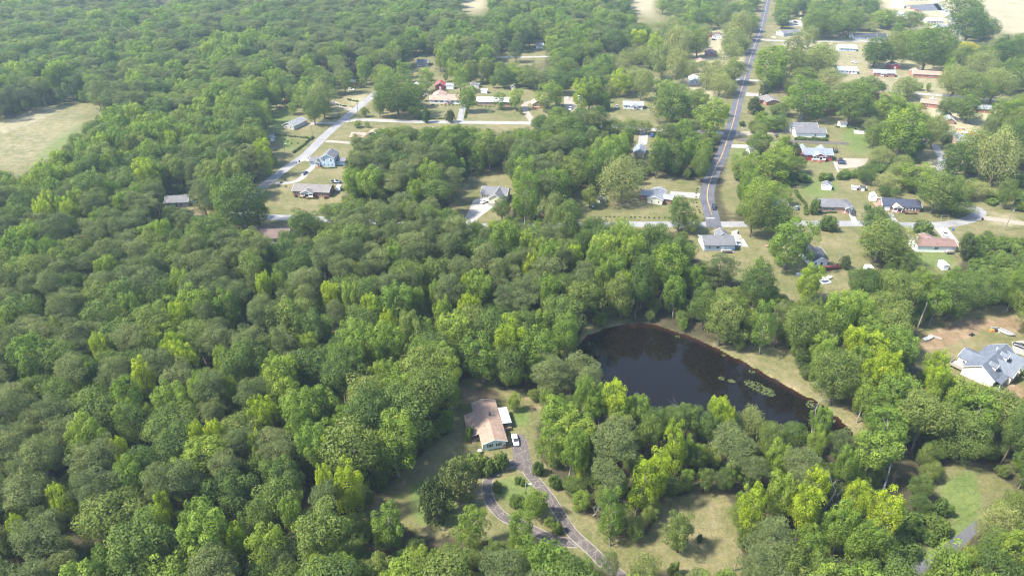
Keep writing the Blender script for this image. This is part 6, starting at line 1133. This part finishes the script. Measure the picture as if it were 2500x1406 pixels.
# the remaining trees of the woods, one mass
lib = bpy.data.collections.new('woodland_kinds'); combos = []
for kn in KN:
    for v in range(NV[kn]):
        (V, Q, T, info), (tv, tf) = geo_of(kn, v); tv = np.array(tv); tf = np.array(tf)
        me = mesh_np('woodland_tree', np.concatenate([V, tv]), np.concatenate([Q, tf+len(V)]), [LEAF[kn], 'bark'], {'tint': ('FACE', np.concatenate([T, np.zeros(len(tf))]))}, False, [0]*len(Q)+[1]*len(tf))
        o = bpy.data.objects.new(f'kind_{len(combos):02d}', me); lib.objects.link(o); combos.append((kn, v, info[0], info[1]))
start = {kn: [c[0] for c in combos].index(kn) for kn in KN}
PV = []; AI = []; AR = []; AS = []
for i in rest:
    kn = KN[kind[i]]; v = pick(kn, bool(high[i]), rt); ci = start[kn]+v; PV.append((cx_[i], cy_[i], 0)); AI.append(ci); AR.append((rng.normal(0, .05), rng.normal(0, .05), rng.uniform(0, 6.28))); s = r_[i]/combos[ci][2]; q = rng.uniform(.86, 1.16); AS.append((s*q, s/q, h_[i]/combos[ci][3]))
me = bpy.data.meshes.new('woodland'); me.from_pydata(PV, [], [])
a = me.attributes.new('idx', 'INT', 'POINT'); a.data.foreach_set('value', np.array(AI, np.int32))
a = me.attributes.new('rot', 'FLOAT_VECTOR', 'POINT'); a.data.foreach_set('vector', np.array(AR, np.float32).ravel()); a = me.attributes.new('scl', 'FLOAT_VECTOR', 'POINT'); a.data.foreach_set('vector', np.array(AS, np.float32).ravel())
wl = link('woodland', me); tag(wl, 'unbroken mass of further trees closing the woods', 'woods', kind='stuff')
ng = bpy.data.node_groups.new('woodland', 'GeometryNodeTree'); ng.interface.new_socket('Geometry', in_out='INPUT', socket_type='NodeSocketGeometry'); ng.interface.new_socket('Geometry', in_out='OUTPUT', socket_type='NodeSocketGeometry')
N_ = ng.nodes; gi = N_.new('NodeGroupInput'); go = N_.new('NodeGroupOutput'); ip = N_.new('GeometryNodeInstanceOnPoints'); ci = N_.new('GeometryNodeCollectionInfo'); ci.inputs['Collection'].default_value = lib; ci.inputs['Separate Children'].default_value = True; ci.inputs['Reset Children'].default_value = True
def named(nm, ty):
    q = N_.new('GeometryNodeInputNamedAttribute'); q.data_type = ty; q.inputs['Name'].default_value = nm; return q.outputs['Attribute']
ng.links.new(gi.outputs[0], ip.inputs['Points']); ng.links.new(ci.outputs[0], ip.inputs['Instance']); ip.inputs['Pick Instance'].default_value = True
ng.links.new(named('idx', 'INT'), ip.inputs['Instance Index']); ng.links.new(named('scl', 'FLOAT_VECTOR'), ip.inputs['Scale'])
er = N_.new('FunctionNodeEulerToRotation'); ng.links.new(named('rot', 'FLOAT_VECTOR'), er.inputs[0]); ng.links.new(er.outputs[0], ip.inputs['Rotation'])
ng.links.new(ip.outputs[0], go.inputs[0]); md = wl.modifiers.new('trees', 'NODES'); md.node_group = ng

# haze
hz = [(-1300, -200, -4), (1300, -200, -4), (1300, 1700, -4), (-1300, 1700, -4)]; hz += [(x, y, 160) for x, y, z in hz]
m = bpy.data.materials.new('haze'); m.use_nodes = True; nn = m.node_tree.nodes; nn.remove(nn['Principled BSDF']); pv = nn.new('ShaderNodeVolumePrincipled'); pv.inputs['Color'].default_value = (.62, .82, 1, 1); pv.inputs['Density'].default_value = .00013; pv.inputs['Anisotropy'].default_value = .2
m.node_tree.links.new(pv.outputs[0], nn['Material Output'].inputs['Volume']); MATS['haze'] = m
ho = link('haze', mesh_py('haze', hz, [(0, 3, 2, 1), (4, 5, 6, 7), (0, 1, 5, 4), (1, 2, 6, 5), (2, 3, 7, 6), (3, 0, 4, 7)], 'haze')); tag(ho, 'pale summer haze over the whole valley', 'haze', kind='stuff')
